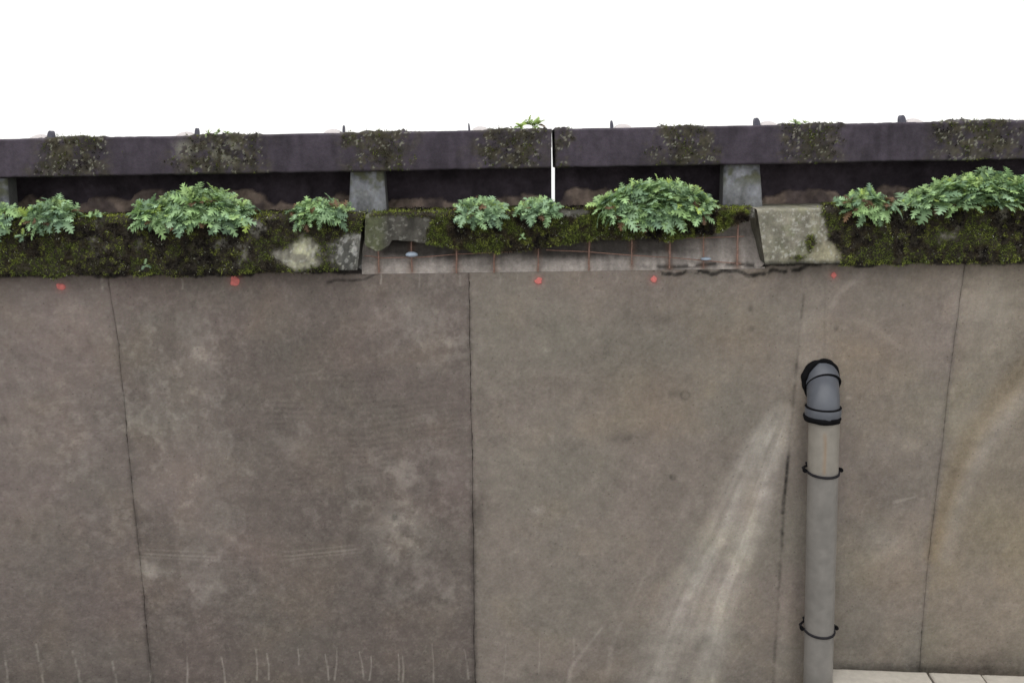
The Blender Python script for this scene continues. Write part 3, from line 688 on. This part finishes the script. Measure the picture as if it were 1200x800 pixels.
def back_panel(label, xa, xb, k):
    nx, nz = 620, 50
    yv = .34
    s = np.linspace(0, 1, nx); t = np.linspace(0, 1, nz)[:, None]
    X = np.repeat((xa+(xb-xa)*s)[None], nz, 0); Z = ZT-.03+t*(zb0+.10-ZT+.03)+0*X
    px, py = proj(np.stack([X, X*0+yv, Z], -1))
    h = np.zeros_like(X)
    for cx, hw, top in ((130, 34, 232), (185, 26, 221), (285, 30, 224), (330, 22, 238), (395, 26, 228), (498, 46, 231), (610, 40, 227), (690, 30, 220), (940, 42, 221), (1048, 24, 216), (1110, 30, 222), (40, 26, 232)):
        d = (px-cx)/hw
        h = np.maximum(h, (top-py < 0)*1.0*0+ss(-1.5, 1.5, py-(top+9*np.abs(d)**2.4+14*(fbm(X, Z, 15, 5, k)-.5)))*(np.abs(d) < 1.25))
    Y = yv - .022*h + .012*(fbm(X, Z, 10, 4, k)-.5)
    n = fbm(X, Z, 12, 5, k)-.5
    dark = np.array([.055, .044, .056])*(1+1.2*n)[..., None]
    br = np.array([.27, .21, .175])*(1+1.5*n+.8*(fbm(X, Z, 40, 4, 2)-.5))[..., None]
    hh = (h*(.35+.65*ss(.35, .55, fbm(X, Z, 7, 4, k+2))))[..., None]
    c = dark*(1-hh)+br*hh
    V = np.stack([X, Y, Z], -1).reshape(-1, 3); nV = len(V)
    Bk = np.stack([X, X*0+yv+.14, Z], -1).reshape(-1, 3)
    q1 = grid_faces(nz, nx); q2 = grid_faces(nz, nx, off=nV, flip=True)
    def strip(a): return np.stack([a[:-1], a[:-1]+nV, a[1:]+nV, a[1:]], -1)
    L0 = np.arange(nz)*nx; R0 = L0+nx-1; T0 = (nz-1)*nx+np.arange(nx); B0 = np.arange(nx)
    o = mesh_np('parapet_panel', np.concatenate([V, Bk]), np.concatenate([q1, q2, strip(L0)[:, ::-1], strip(R0), strip(T0)[:, ::-1]*1, strip(B0)]), M['back'], None, np.concatenate([c.reshape(-1, 3)]*2), loc=((xa+xb)/2, yv+.07, ZT))
    tag(o, label, 'parapet', 'dark recessed panels behind the beam')
xs0, xs1 = at(646.2, 215, .34)[0], at(651.2, 215, .34)[0]+.002
back_panel('dark recessed concrete panel with flaking brown patches, left of the bright slit', -5.2, xs0, 0)
back_panel('dark recessed concrete panel with flaking brown patches, right of the bright slit', xs1, 5.2, 1)

# ------------------------------------------------------------------ fixing lugs along the beam top
def lug(px, py, w_px, pale_dx, label):
    c = at(px, py+8, YB+.12); x = c[0]; z = zb1+tilt(x)-.002
    root = empty('fixing_lug', (x, YB+.12, z)); tag(root, label, 'bracket', 'small fixing lugs along the beam top')
    h = .042; w = .8*w_px*4.6/F
    mb = MB(); n = 16; prof = []
    for i in range(n+1):
        a = math.pi*i/n; prof.append((w/2*math.cos(a)-(.25*w*math.sin(a) if pale_dx > 0 else -.25*w*math.sin(a)), h*math.sin(a)**.8))
    V = [(x+a, YB+.10, z+b) for a, b in prof]+[(x+a, YB+.14, z+b) for a, b in prof]
    m = n+1
    mb.add(V, q=[(i, i+1, m+i+1, m+i) for i in range(n)])
    for off, sgn in ((0, 1), (m, -1)):
        mb.add([(x, YB+(.10 if off == 0 else .14), z)]+V[off:off+m], t=[(0, 1+i, 2+i)[::sgn] for i in range(n)])
    mb.build('metal_tab', M['tab'], root)
    # pale rounded cover beside it
    mb = MB(); a0, a1 = (.018, .098) if pale_dx > 0 else (-.098, -.018)
    n = 12; k = 10; V = []
    for i in range(k+1):
        u = i/k; xx = x+a0+(a1-a0)*u; rr = .028*math.sin(math.pi*(.12+.76*u))**.6
        for j in range(n+1):
            th = math.pi*j/n; V.append((xx, YB+.13-.05*math.cos(th), z-.003+rr*math.sin(th)))
    mb.add(V, q=grid_faces(k+1, n+1)); mb.build('cover', M['cap'], root)
for px, py, w, dx, lb in ((60, 154, 7, -1, 'tiny dark lug with pale cover on the beam top at far left'),
                          (231, 150, 4, -1, 'tiny dark lug with pale cover on the beam top above the large left plant'),
                          (403, 148, 2.5, -1, 'tiny dark lug with pale cover on the beam top above the left concrete block'),
                          (550, 144, 2.5, 1, 'tiny dark lug with pale cover on the beam top left of the beam plant'),
                          (717, 142, 4, 1, 'tiny dark lug with pale cover on the beam top, first right of the slit'),
                          (887, 138, 8, 1, 'tiny dark lug with pale cover on the beam top above the right concrete block'),
                          (1057, 136, 8, 1, 'tiny dark lug with pale cover on the beam top at far right')):
    lug(px, py, w, dx, lb)

# ------------------------------------------------------------------ leafy plants
def leaf_template():
    st = [0, .08, .16]; wd = [.014, .016, .02]; tips = [0, 0, 0]
    for k in range(5):
        t = .22+.15*k; e = .235*math.sin(math.pi*min(1, (t-.02))**.85)**.8+.02
        st += [t, t+.045, t+.088, t+.125]; wd += [.055+.02*math.sin(k), e*.74, e, .075]; tips += [0, .5, 1, 0]
    st += [.96, 1.02]; wd += [.06, 0]; tips += [0, 0]
    V = []
    for t, w, p in zip(st, wd, tips):
        sw = .085*p
        V += [(t+sw, w, .02-.03*p), (t+sw*.4, w*.5, .012), (t, 0, 0), (t+sw*.4, -w*.5, .012), (t+sw, -w, .02-.03*p)]
    return np.array(V), grid_faces(len(st), 5)
LT, LF = leaf_template()
def leaves(heads, dirs, count, length, up_bias=.25):
    """rosettes of lobed leaves: heads (n,3), dirs (n,3)"""
    AV, AF, AC = [], [], []; off = 0
    for H, D in zip(heads, dirs):
        D = D/np.linalg.norm(D); n = count+int(rng.integers(-2, 3)); hue = rng.random()
        a = np.cross(D, [0.3, .2, 1]); a /= np.linalg.norm(a); b = np.cross(D, a)
        for i in range(n):
            ph = i*2.399+rng.normal(0, .25); u = (i+.5)/n                    # inner to outer
            sp = R(10+(66-26*np.clip(D[2]/np.linalg.norm(D)-.55, 0, .4)/.4)*u**.8+rng.normal(0, 9))
            d = D*math.cos(sp)+(a*math.cos(ph)+b*math.sin(ph))*math.sin(sp); d[2] += up_bias*.4*(1-u); d /= np.linalg.norm(d)
            Ln = length*(.60+.48*u)*np.exp(np.clip(rng.normal(-.03, .17), -.4, .22))
            if u < .2: Ln *= .7
            # leaf's own frame: upper side looks towards the rosette axis
            nrm = D-d*(D@d)*1.0; nrm = nrm+np.array([0, 0, .35]) ; nrm -= d*(nrm@d); nrm /= np.linalg.norm(nrm)
            tw = rng.normal(0, .35); side = np.cross(nrm, d); side = side*math.cos(tw)+nrm*math.sin(tw); nrm = np.cross(d, side)
            v = LT.copy(); cv = rng.uniform(.1, .9)+.45*u; t = v[:, 0]
            wsc = rng.uniform(.85, 1.3)
            ang = cv*np.clip(t, 0, 1.05)
            lx = np.where(True, np.sin(ang)/max(cv, .01), t); lz = -(1-np.cos(ang))/max(cv, .01)
            fold = rng.uniform(.0, .5)
            yy = v[:, 1]*wsc; zz = v[:, 2]+np.abs(yy)*fold+.035*np.sin(t*23+yy*30+rng.random()*6)*(np.abs(yy) > .06)
            nx = lx-zz*np.sin(ang); nz = lz+zz*np.cos(ang)
            P = H+Ln*(nx[:, None]*d+yy[:, None]*side+nz[:, None]*nrm)
            glau = np.array([.285, .430, .268]); green = np.array([.310, .480, .135]); yel = np.array([.42, .46, .09]); deep = np.array([.07, .13, .095])
            y_ = rng.random()
            col = glau*(1-.6*hue)+green*.6*hue
            lift = np.clip((D[2]-.5)*1.6, 0, 1)
            if u < .6: col = col*(1-.8*lift)+(green*.62+yel*.38)*.8*lift
            if y_ < .025: col = yel*.4+green*.6
            elif y_ > .72: col = deep*.6+col*.4
            if rng.random() < (.06 if H[2] < ZT+.02 else .005): col = np.array([.15, .09, .05])*rng.uniform(.5, 1.2)
            col = col*rng.uniform(.75, 1.2)
            pale = np.abs(v[:, 1]) < .01
            cc = np.repeat(col[None], len(v), 0); cc[pale] *= 1.15; cc *= (.85+.25*t)[:, None]
            AV.append(P); AF.append(LF+off); AC.append(cc); off += len(v)
    return np.concatenate(AV), np.concatenate(AF), np.concatenate(AC)
def plant(label, x0, x1, ytop, ybot, yc=-.03, heads=None, leaf=.08, count=11, base_y=255, stems=3, depth=.13, peak=.5):
    """mound of rosettes spanning x0..x1 in the photograph and rising from the coping to ytop"""
    xm_ = (x0+x1)/2; base = at(xm_, base_y, yc); base[2] = ZT-.01
    W = at(x1, base_y, yc)[0]-at(x0, base_y, yc)[0]; Ht = at(xm_, ytop, yc)[2]-ZT; Dn = ZT-at(xm_, ybot, yc-.05)[2]
    leaf_ = min(leaf, .55*W)
    root = empty('leafy_plant', base); tag(root, label, 'plant', 'leafy plants growing along the coping')
    H, D = [], []
    inner = max(W/2-leaf_*.55, .02)
    top_ = max(Ht-leaf_*.70, .012)
    nl = 1 if heads else max(2, int(round(top_/.034)))
    for l in range(nl+1):
        if heads and l: break
        lv = l/max(nl, 1)
        half = inner*(1-.42*lv**2.2); m_ = heads or max(3, int(round(2*half/.040)))
        for i in range(m_):
            u = ((i+.5)/m_*2-1) if m_ > 1 else 0
            u += rng.normal(0, .35/m_)
            off = (peak-.5)*2*inner*.5*lv
            hgt = top_*lv*(1-.35*abs(u)**2)*rng.uniform(.86, 1.12)+.004
            y = yc+depth*(.35 if l == nl else -.25)*(1-.3*lv)+rng.normal(0, .018)
            H.append(np.array([base[0]+off+u*half, y, ZT+hgt])); D.append(np.array([u*.65+rng.normal(0, .2), -.50+.28*lv+rng.normal(0, .12), .75+.35*lv]))
            if l == nl and rng.random() < .7: H.append(np.array([base[0]+off+u*half*.9, y-.045, ZT+hgt*.9])); D.append(np.array([u*.5, -.75, .75]))
    # a few rosettes hang over the front edge
    hang = max(Dn-leaf_*.60, 0)
    if hang > 0 and not heads:
        m_ = max(2, int(W/.065))
        for i in range(m_):
            u = ((i+.5)/m_*2-1)+rng.normal(0, .25/m_)
            H.append(np.array([base[0]+u*inner*.85, -.105, ZT-hang*(1-.5*abs(u)**2)*rng.uniform(.3, .85)])); D.append(np.array([u*.4, -.85, .45]))
    n = len(H)
    V, Fc, C = leaves(H, D, count, leaf_)
    # leaves rest on or in front of the block instead of passing through it
    nL = len(LT); Q = V.reshape(-1, nL, 3); keep = np.ones(len(Q), bool)
    ins = (Q[..., 1] > -.094) & (Q[..., 2] < ZT+.006)
    upn = np.where(ins, ZT+.006-Q[..., 2], 0).max(1); fwn = np.where(ins, Q[..., 1]+.094, 0).max(1)
    u_ = (upn > 0) & (upn <= np.maximum(fwn, .02)) & (upn < .05); f_ = (upn > 0) & ~u_ & (fwn < .07); keep = ~((upn > 0) & ~u_ & ~f_)
    Q[u_, :, 2] += upn[u_, None]; Q[f_, :, 1] -= fwn[f_, None]
    V = Q[keep].reshape(-1, 3); C = C.reshape(-1, nL, 3)[keep].reshape(-1, 3)
    Fc = (LF[None]+(np.arange(keep.sum())*nL)[:, None, None]).reshape(-1, 4)
    mesh_np('foliage', V, Fc, M['leaf'], root, C)
    for i in range(min(stems, n)):
        j = int((i+.5)/min(stems, n)*n); a = np.array([base[0]+(H[j][0]-base[0])*.5, max(yc, -.03), ZT-.005]); b = H[j]; mid = (a+b)/2+np.array([0, -.03, .01])
        t = np.linspace(0, 1, 8)[:, None]; P = (1-t)**2*a+2*t*(1-t)*mid+t*t*b
        mb = MB(); mb.tube(P, np.linspace(.007, .004, 8), 7); mb.build('stem', M['stem'], root)
    return root
plant('pale green plant cut off by the left edge of the picture', -34, 26, 243, 284, leaf=.085, peak=.6)
plant('small rounded leafy plant second from the left on the coping', 28, 100, 231, 272, leaf=.087)
plant('tiny sprig between the small left plant and the big one', 104, 130, 243, 266, leaf=.055, heads=2, count=9, stems=1)
plant('widest blue-green leafy plant on the left coping block', 152, 308, 219, 276, leaf=.098, count=12, stems=5)
plant('leafy plant beside the left concrete block at the coping end', 337, 414, 233, 273, leaf=.083)
plant('small leafy plant hanging over the broken coping, left of two', 528, 598, 231, 270, leaf=.087)
plant('small leafy plant just below the bright slit in the beam', 602, 657, 231, 264, leaf=.083)
plant('domed bushy plant over the broken coping beside the right concrete block', 690, 843, 208, 274, leaf=.098, count=12, stems=5)
plant('small drooping leafy plant on the right mossy block', 976, 1048, 220, 263, leaf=.083)
plant('large spreading plant reaching the right edge of the picture', 1046, 1240, 200, 252, leaf=.098, count=12, stems=5, peak=.62)
# seedlings rooted in the moss of the faces
def seedling(label, px, py, size, y):
    c = at(px, py, y); root = empty('seedling', c); tag(root, label, 'plant', 'seedlings rooted in the moss')
    V, Fc, C = leaves([c], [np.array([0, -.7, .6])], 7, size); mesh_np('foliage', V, Fc, M['leaf'], root, C)
seedling('tiny seedling low on the mossy face under the left edge plant', 28, 277, .05, -.10)
seedling('tiny seedling near the bottom of the left coping under the widest plant', 171, 311, .045, -.105)
seedling('tiny seedling at the bottom of the broken coping by the small plants', 612, 279, .03, -.10)
def beam_plant(label, px, py, size, heads, y, count=9):
    c = at(px, py, y); c[2] = zb1+tilt(c[0])+.004; root = empty('leafy_plant', c); tag(root, label, 'plant', 'plants rooted on the beam top')
    H = [c+np.array([dx*4.6/F, 0, dz*4.6/F]) for dx, dz in heads]; V, Fc, C = leaves(H, [np.array([.5*dx/12., -.4, .9]) for dx, dz in heads], count, size)
    C = C*np.array([1.05, 1.0, .62]); V[:, 2] = np.maximum(V[:, 2], np.where(V[:, 1] > YB-.01, c[2], -9))
    mesh_np('foliage', V, Fc, M['leaf'], root, C)
beam_plant('yellow-green plant standing on the beam top beside the slit', 620, 148, .058, [(-9, 1), (0, 4), (9, 4), (4, 2)], YB+.05)
beam_plant('low seedling patch at the mossy top of the left beam', 260, 157, .036, [(-14, 0), (-3, 1), (6, 0)], YB+.012, 7)
beam_plant('low rounded moss-green seedling on top of the right beam', 937, 141, .032, [(-4, 0), (5, 0)], YB+.02, 8)

# ------------------------------------------------------------------ drain pipe
pt, pb = at(965.5, 500, -.115), at(958.5, 795, -.115)
def pipe_x(z): return pt[0]+(pb[0]-pt[0])*(z-pt[2])/(pb[2]-pt[2])
xp = pipe_x(-.6)
dp = empty('drainpipe', (pipe_x(ZG), -.115, ZG)); tag(dp, 'grey plastic drainpipe with a bent elbow leaving the wall and running down it', 'pipe')
nz, nn_ = 300, 56
zz = np.linspace(-.765, ZG, nz); a = np.arange(nn_)/nn_*2*math.pi
Zp = np.repeat(zz[:, None], nn_, 1); Xp = pipe_x(Zp)+.0795*np.cos(a); Yp = -.115+.0795*np.sin(a)+0*Zp
ppx, ppy = proj(np.stack([Xp, Yp, Zp], -1))
n = fbm(Xp*1, Zp*.25, 18, 5, 1)-.5; n2 = fbm(Xp, Zp, 22, 5, 3)-.5
pc = np.array([.192, .183, .172])*(1+.30*n+.28*n2)[..., None]
upz = ss(562, 553, ppy)[..., None]; pc = pc*(1-upz)+pc*np.array([1.22, 1.19, 1.12])*upz
ru = (np.exp(-((ppx-966.5-.6*np.sin(ppy/9))/1.7)**2)*ss(504, 512, ppy)*(1-ss(552, 560, ppy))*(Yp < -.115))[..., None]*.5
pc = pc*(1-ru)+np.array([.26, .15, .07])*ru
gr = (ss(785, 800, ppy)*.3)[..., None]; pc = pc*(1-gr)+np.array([.10, .10, .09])*gr
mesh_np('pipe', np.stack([Xp, Yp, Zp], -1).reshape(-1, 3), grid_faces(nz, nn_, wrap=True, flip=True), M['pipe'], dp, pc.reshape(-1, 3))
zE, AL, RB, L0 = -.630, R(36), .095, .062
YP = -.115; xh = xp+.030
d0 = np.array([0, -math.cos(AL), -math.sin(AL)])
E0 = np.array([xh, 0, zE]); E1 = E0+d0*L0
path = [E0-d0*.06, E0, E0+d0*L0*.5]
for i in range(13):
    th = AL+(math.pi/2-AL)*i/12
    path.append(np.array([0, E1[1]-RB*(math.sin(th)-math.sin(AL))*0-RB*(math.sin(th)-math.sin(AL)), E1[2]-RB*(math.cos(AL)-math.cos(th))]))
path = np.array(path); dyx = YP-path[-1, 1]; path[3:, 1] += dyx*np.linspace(0, 1, 13)
zS = path[-1, 2]
path = np.concatenate([path, [[xp, YP, zS-.012], [xp, YP, zS-.03]]])
f_ = np.clip(path[:, 1]/YP, 0, 1); path[:, 0] = xh+(xp-xh)*f_
mb = MB(); mb.tube(path, .083, 48); mb.build('elbow', M['elbow'], dp)
def ring_lathe(name, prof, n=48, axis='z', c=(0, 0, 0), m=None, wob=0, parent=dp, k=0):
    V = []
    for (r, h) in prof:
        for j in range(n):
            th = j/n*2*math.pi; rr = r
            if wob: rr = r+wob*(vnoise(np.array([math.cos(th)*3+20+k]), np.array([math.sin(th)*3+20+h*60]), k)[0]-.5)*2
            V.append((c[0]+rr*math.cos(th), c[1]+rr*math.sin(th), c[2]+h) if axis == 'z' else (c[0]+rr*math.cos(th), c[1]+h, c[2]+rr*math.sin(th)))
    mb = MB(); q = grid_faces(len(prof), n, wrap=True); mb.add(V, q=q); return mb.build(name, m, parent)
# socket below the bend, socket at the wall, thin black seams and squeezed-out sealant
def ring_dir(name, prof, c, ax, m, n=48, wob=0, k=0):
    ax = np.asarray(ax, float); e1 = np.array([1., 0, 0]); e2 = np.cross(ax, e1); V = []
    for i, (r, h) in enumerate(prof):
        for j in range(n):
            th = j/n*2*math.pi; rr = r+(wob*(vnoise(np.array([math.cos(th)*3+20+k]), np.array([math.sin(th)*3+20+h*60]), k)[0]-.5)*2 if wob else 0)
            V.append(np.asarray(c)+ax*h+rr*(math.cos(th)*e1+math.sin(th)*e2))
    mb = MB(); mb.add(V, q=grid_faces(len(prof), n, wrap=True, flip=True)); return mb.build(name, m, dp)
dn = (0, 0, -1); cS = (xp, YP, zS)
ring_dir('socket', [(.0830, -.012), (.0890, -.008), (.0925, 0), (.0925, .040), (.089, .048), (.078, .048)], cS, dn, M['elbow'])
ring_dir('seam_ring', [(.082, -.013), (.0905, -.0125), (.0942, -.009), (.0912, -.005), (.082, -.004)], cS, dn, M['rubber'])
ring_dir('sealant', [(.076, .036), (.0925, .036), (.0965, .046), (.093, .066), (.077, .070)], cS, dn, M['rubber'], wob=.007, k=1)
ring_dir('socket', [(.092, -.06), (.0915, .012), (.0885, .020), (.0825, .024)], E0, d0, M['elbow'])
ring_dir('seam_ring', [(.082, .016), (.0905, .0165), (.0938, .020), (.0908, .024), (.082, .025)], E0, d0, M['rubber'])
# sealant pressed round the hole in the wall
n = 60; th = np.arange(n)/n*2*math.pi
el = np.stack([xh-.006+.094*np.cos(th), 0*th, zE+.004+.112*np.sin(th)], -1)
wgt = .35+.75*np.exp(-((th-2.55)/.75)**2)+.25*np.exp(-((th-.9)/.5)**2)+.25*np.array([vnoise(np.array([math.cos(t)*4+30]), np.array([math.sin(t)*4+30]), 3)[0]-.5 for t in th])*2
V = []
for j in range(9):
    a_ = j/9*2*math.pi; rr = .019*np.clip(wgt, .15, 1.3)
    out_ = np.stack([np.cos(th), 0*th, np.sin(th)], -1)
    V.append(el+out_*(rr*math.cos(a_)+.002)[:, None]+np.array([0, -1, 0])*(rr*.8*math.sin(a_)+.003)[:, None])
mb = MB(); mb.add(np.concatenate(V), q=np.concatenate([grid_faces(9, n, wrap=True), np.stack([8*n+np.arange(n), 8*n+(np.arange(n)+1) % n, (np.arange(n)+1) % n, np.arange(n)], -1)])); mb.build('sealant', M['rubber'], dp)
def bracket(z, rad=.0835):
    th = np.linspace(math.pi*.98, math.pi*2.02, 40); cx = pipe_x(z)
    prof = [(rad-.003, -.008), (rad+.0035, -.0085), (rad+.0045, 0), (rad+.0035, .0085), (rad-.003, .008)]
    V = []
    for t in th:
        sag = -.004*math.sin(t)*-1
        for r, h in prof: V.append((cx+r*math.cos(t), -.115+r*math.sin(t), z+h*.75+.006*(1+math.sin(t))))
    mb = MB(); mb.add(V, q=grid_faces(len(th), 5)); br = mb.build('bracket', M['strap'], dp)
    for sg in (-1, 1):
        e = np.array([cx+sg*(rad+.001), -.117, z+.006])
        P = [e, e+np.array([sg*.012, .004, .005]), e+np.array([sg*.010, .045, .006]), e+np.array([-sg*.03, .085, .006]), e+np.array([-sg*.035, .13, .006])]
        mb = MB(); mb.tube(P, [.008, .008, .007, .007, .007], 8); b2 = mb.build('strap_end', M['strap'], br)
        b2.parent = br
        b2.data.transform(Matrix.Translation(-Vector(br.location))) if False else None
        mb = MB(); c = e+np.array([sg*.013, -.006, .006]); mb.tube([c, c+np.array([0, .012, 0]), c+np.array([0, .02, 0])], [.011, .012, .010], 10)
        sc = mb.build('screw', M['rubber'], br)
bracket(-1.105); bracket(-2.05)

# ------------------------------------------------------------------ pale kerb blocks at the foot of the wall
zk = atz(980, 782, 0)  # placeholder ray
yk = -.012
zk = at(980, 782, yk)[2]
def kerb(label, xa, xb, k):
    pa, pb_ = atz(xa, 782+(xa-980)/220*8.5, zk), atz(xb, 782+(xb-980)/220*8.5, zk)
    d = pb_-pa; nvec = np.array([d[1], -d[0], 0]); nvec /= np.linalg.norm(nvec)          # towards the viewer
    Lk = np.linalg.norm(d); u = d/Lk; Wd = .26; b = .010; nx, ny = 60, 24
    s = np.linspace(0, Lk, nx); t = np.linspace(0, Wd, ny)
    Xs, Ts = np.meshgrid(s, t); e = np.minimum.reduce([Xs, Lk-Xs, Ts, Wd-Ts])
    drop = -b*np.exp(-e/.005) + .004*(fbm(Xs+k*3, Ts, 16, 4, k)-.5)
    top = pa+Xs[..., None]*u+Ts[..., None]*nvec; top[..., 2] = zk+drop
    V = top.reshape(-1, 3); mb = MB(); mb.add(V, q=grid_faces(ny, nx, flip=True))
    ring = np.concatenate([top[0, :-1], top[:-1, -1], top[-1, :0:-1], top[:0:-1, 0]]); low = ring.copy(); low[:, 2] = ZG
    mb.add(np.concatenate([ring, low]), q=grid_faces(2, len(ring), wrap=True))
    o = mb.build('kerb_block', M['kerb'], loc=((pa+pb_)/2*np.array([1, 1, 0])+np.array([0, 0, ZG])))
    tag(o, label, 'kerb', 'pale kerb blocks at the wall foot')
kerb('long pale kerb block at the wall foot beside the drainpipe', 966, 1085.5, 0)
kerb('short pale kerb block at the wall foot between the two joints', 1088.5, 1149, 1)
kerb('pale kerb block at the wall foot cut off by the right edge', 1150.5, 1330, 2)

# ------------------------------------------------------------------ overcast daylight
W = bpy.data.worlds.new('World'); S.world = W; W.use_nodes = True
nt = W.node_tree; nt.nodes.clear(); N = nt.nodes; L = nt.links
out = N.new('ShaderNodeOutputWorld'); bg = N.new('ShaderNodeBackground'); sky = N.new('ShaderNodeTexSky')
sky.sky_type = 'NISHITA'; sky.sun_disc = False
EL, AZ = R(70), R(205)
sky.sun_elevation = EL; sky.sun_rotation = AZ; sky.air_density = 1.0; sky.dust_density = 2.0; sky.ozone_density = 1.0
hs = N.new('ShaderNodeHueSaturation'); hs.inputs['Saturation'].default_value = .30
cl = N.new('ShaderNodeRGB'); cl.outputs[0].default_value = (11.5, 11.4, 11.2, 1)      # even white cloud deck in front of the blue sky
mxw = N.new('ShaderNodeMix'); mxw.data_type = 'RGBA'; mxw.inputs['Factor'].default_value = .80
L.new(sky.outputs[0], hs.inputs['Color']); L.new(hs.outputs[0], mxw.inputs[6]); L.new(cl.outputs[0], mxw.inputs[7]); L.new(mxw.outputs[2], bg.inputs['Color']); L.new(bg.outputs[0], out.inputs['Surface'])
bg.inputs['Strength'].default_value = .12
sd = bpy.data.lights.new('sun', 'SUN'); sd.energy = 1.4; sd.angle = R(75); sd.color = (1, .97, .93)
so = bpy.data.objects.new('sun', sd); COL.objects.link(so)
dirv = Vector((math.sin(AZ)*math.cos(EL), math.cos(AZ)*math.cos(EL), math.sin(EL)))
so.rotation_euler = dirv.to_track_quat('Z', 'Y').to_euler()
S.view_settings.view_transform = 'Standard'; S.view_settings.look = 'None'; S.view_settings.gamma = 1.0; S.view_settings.use_curve_mapping = False
S.view_settings.exposure = 0.0
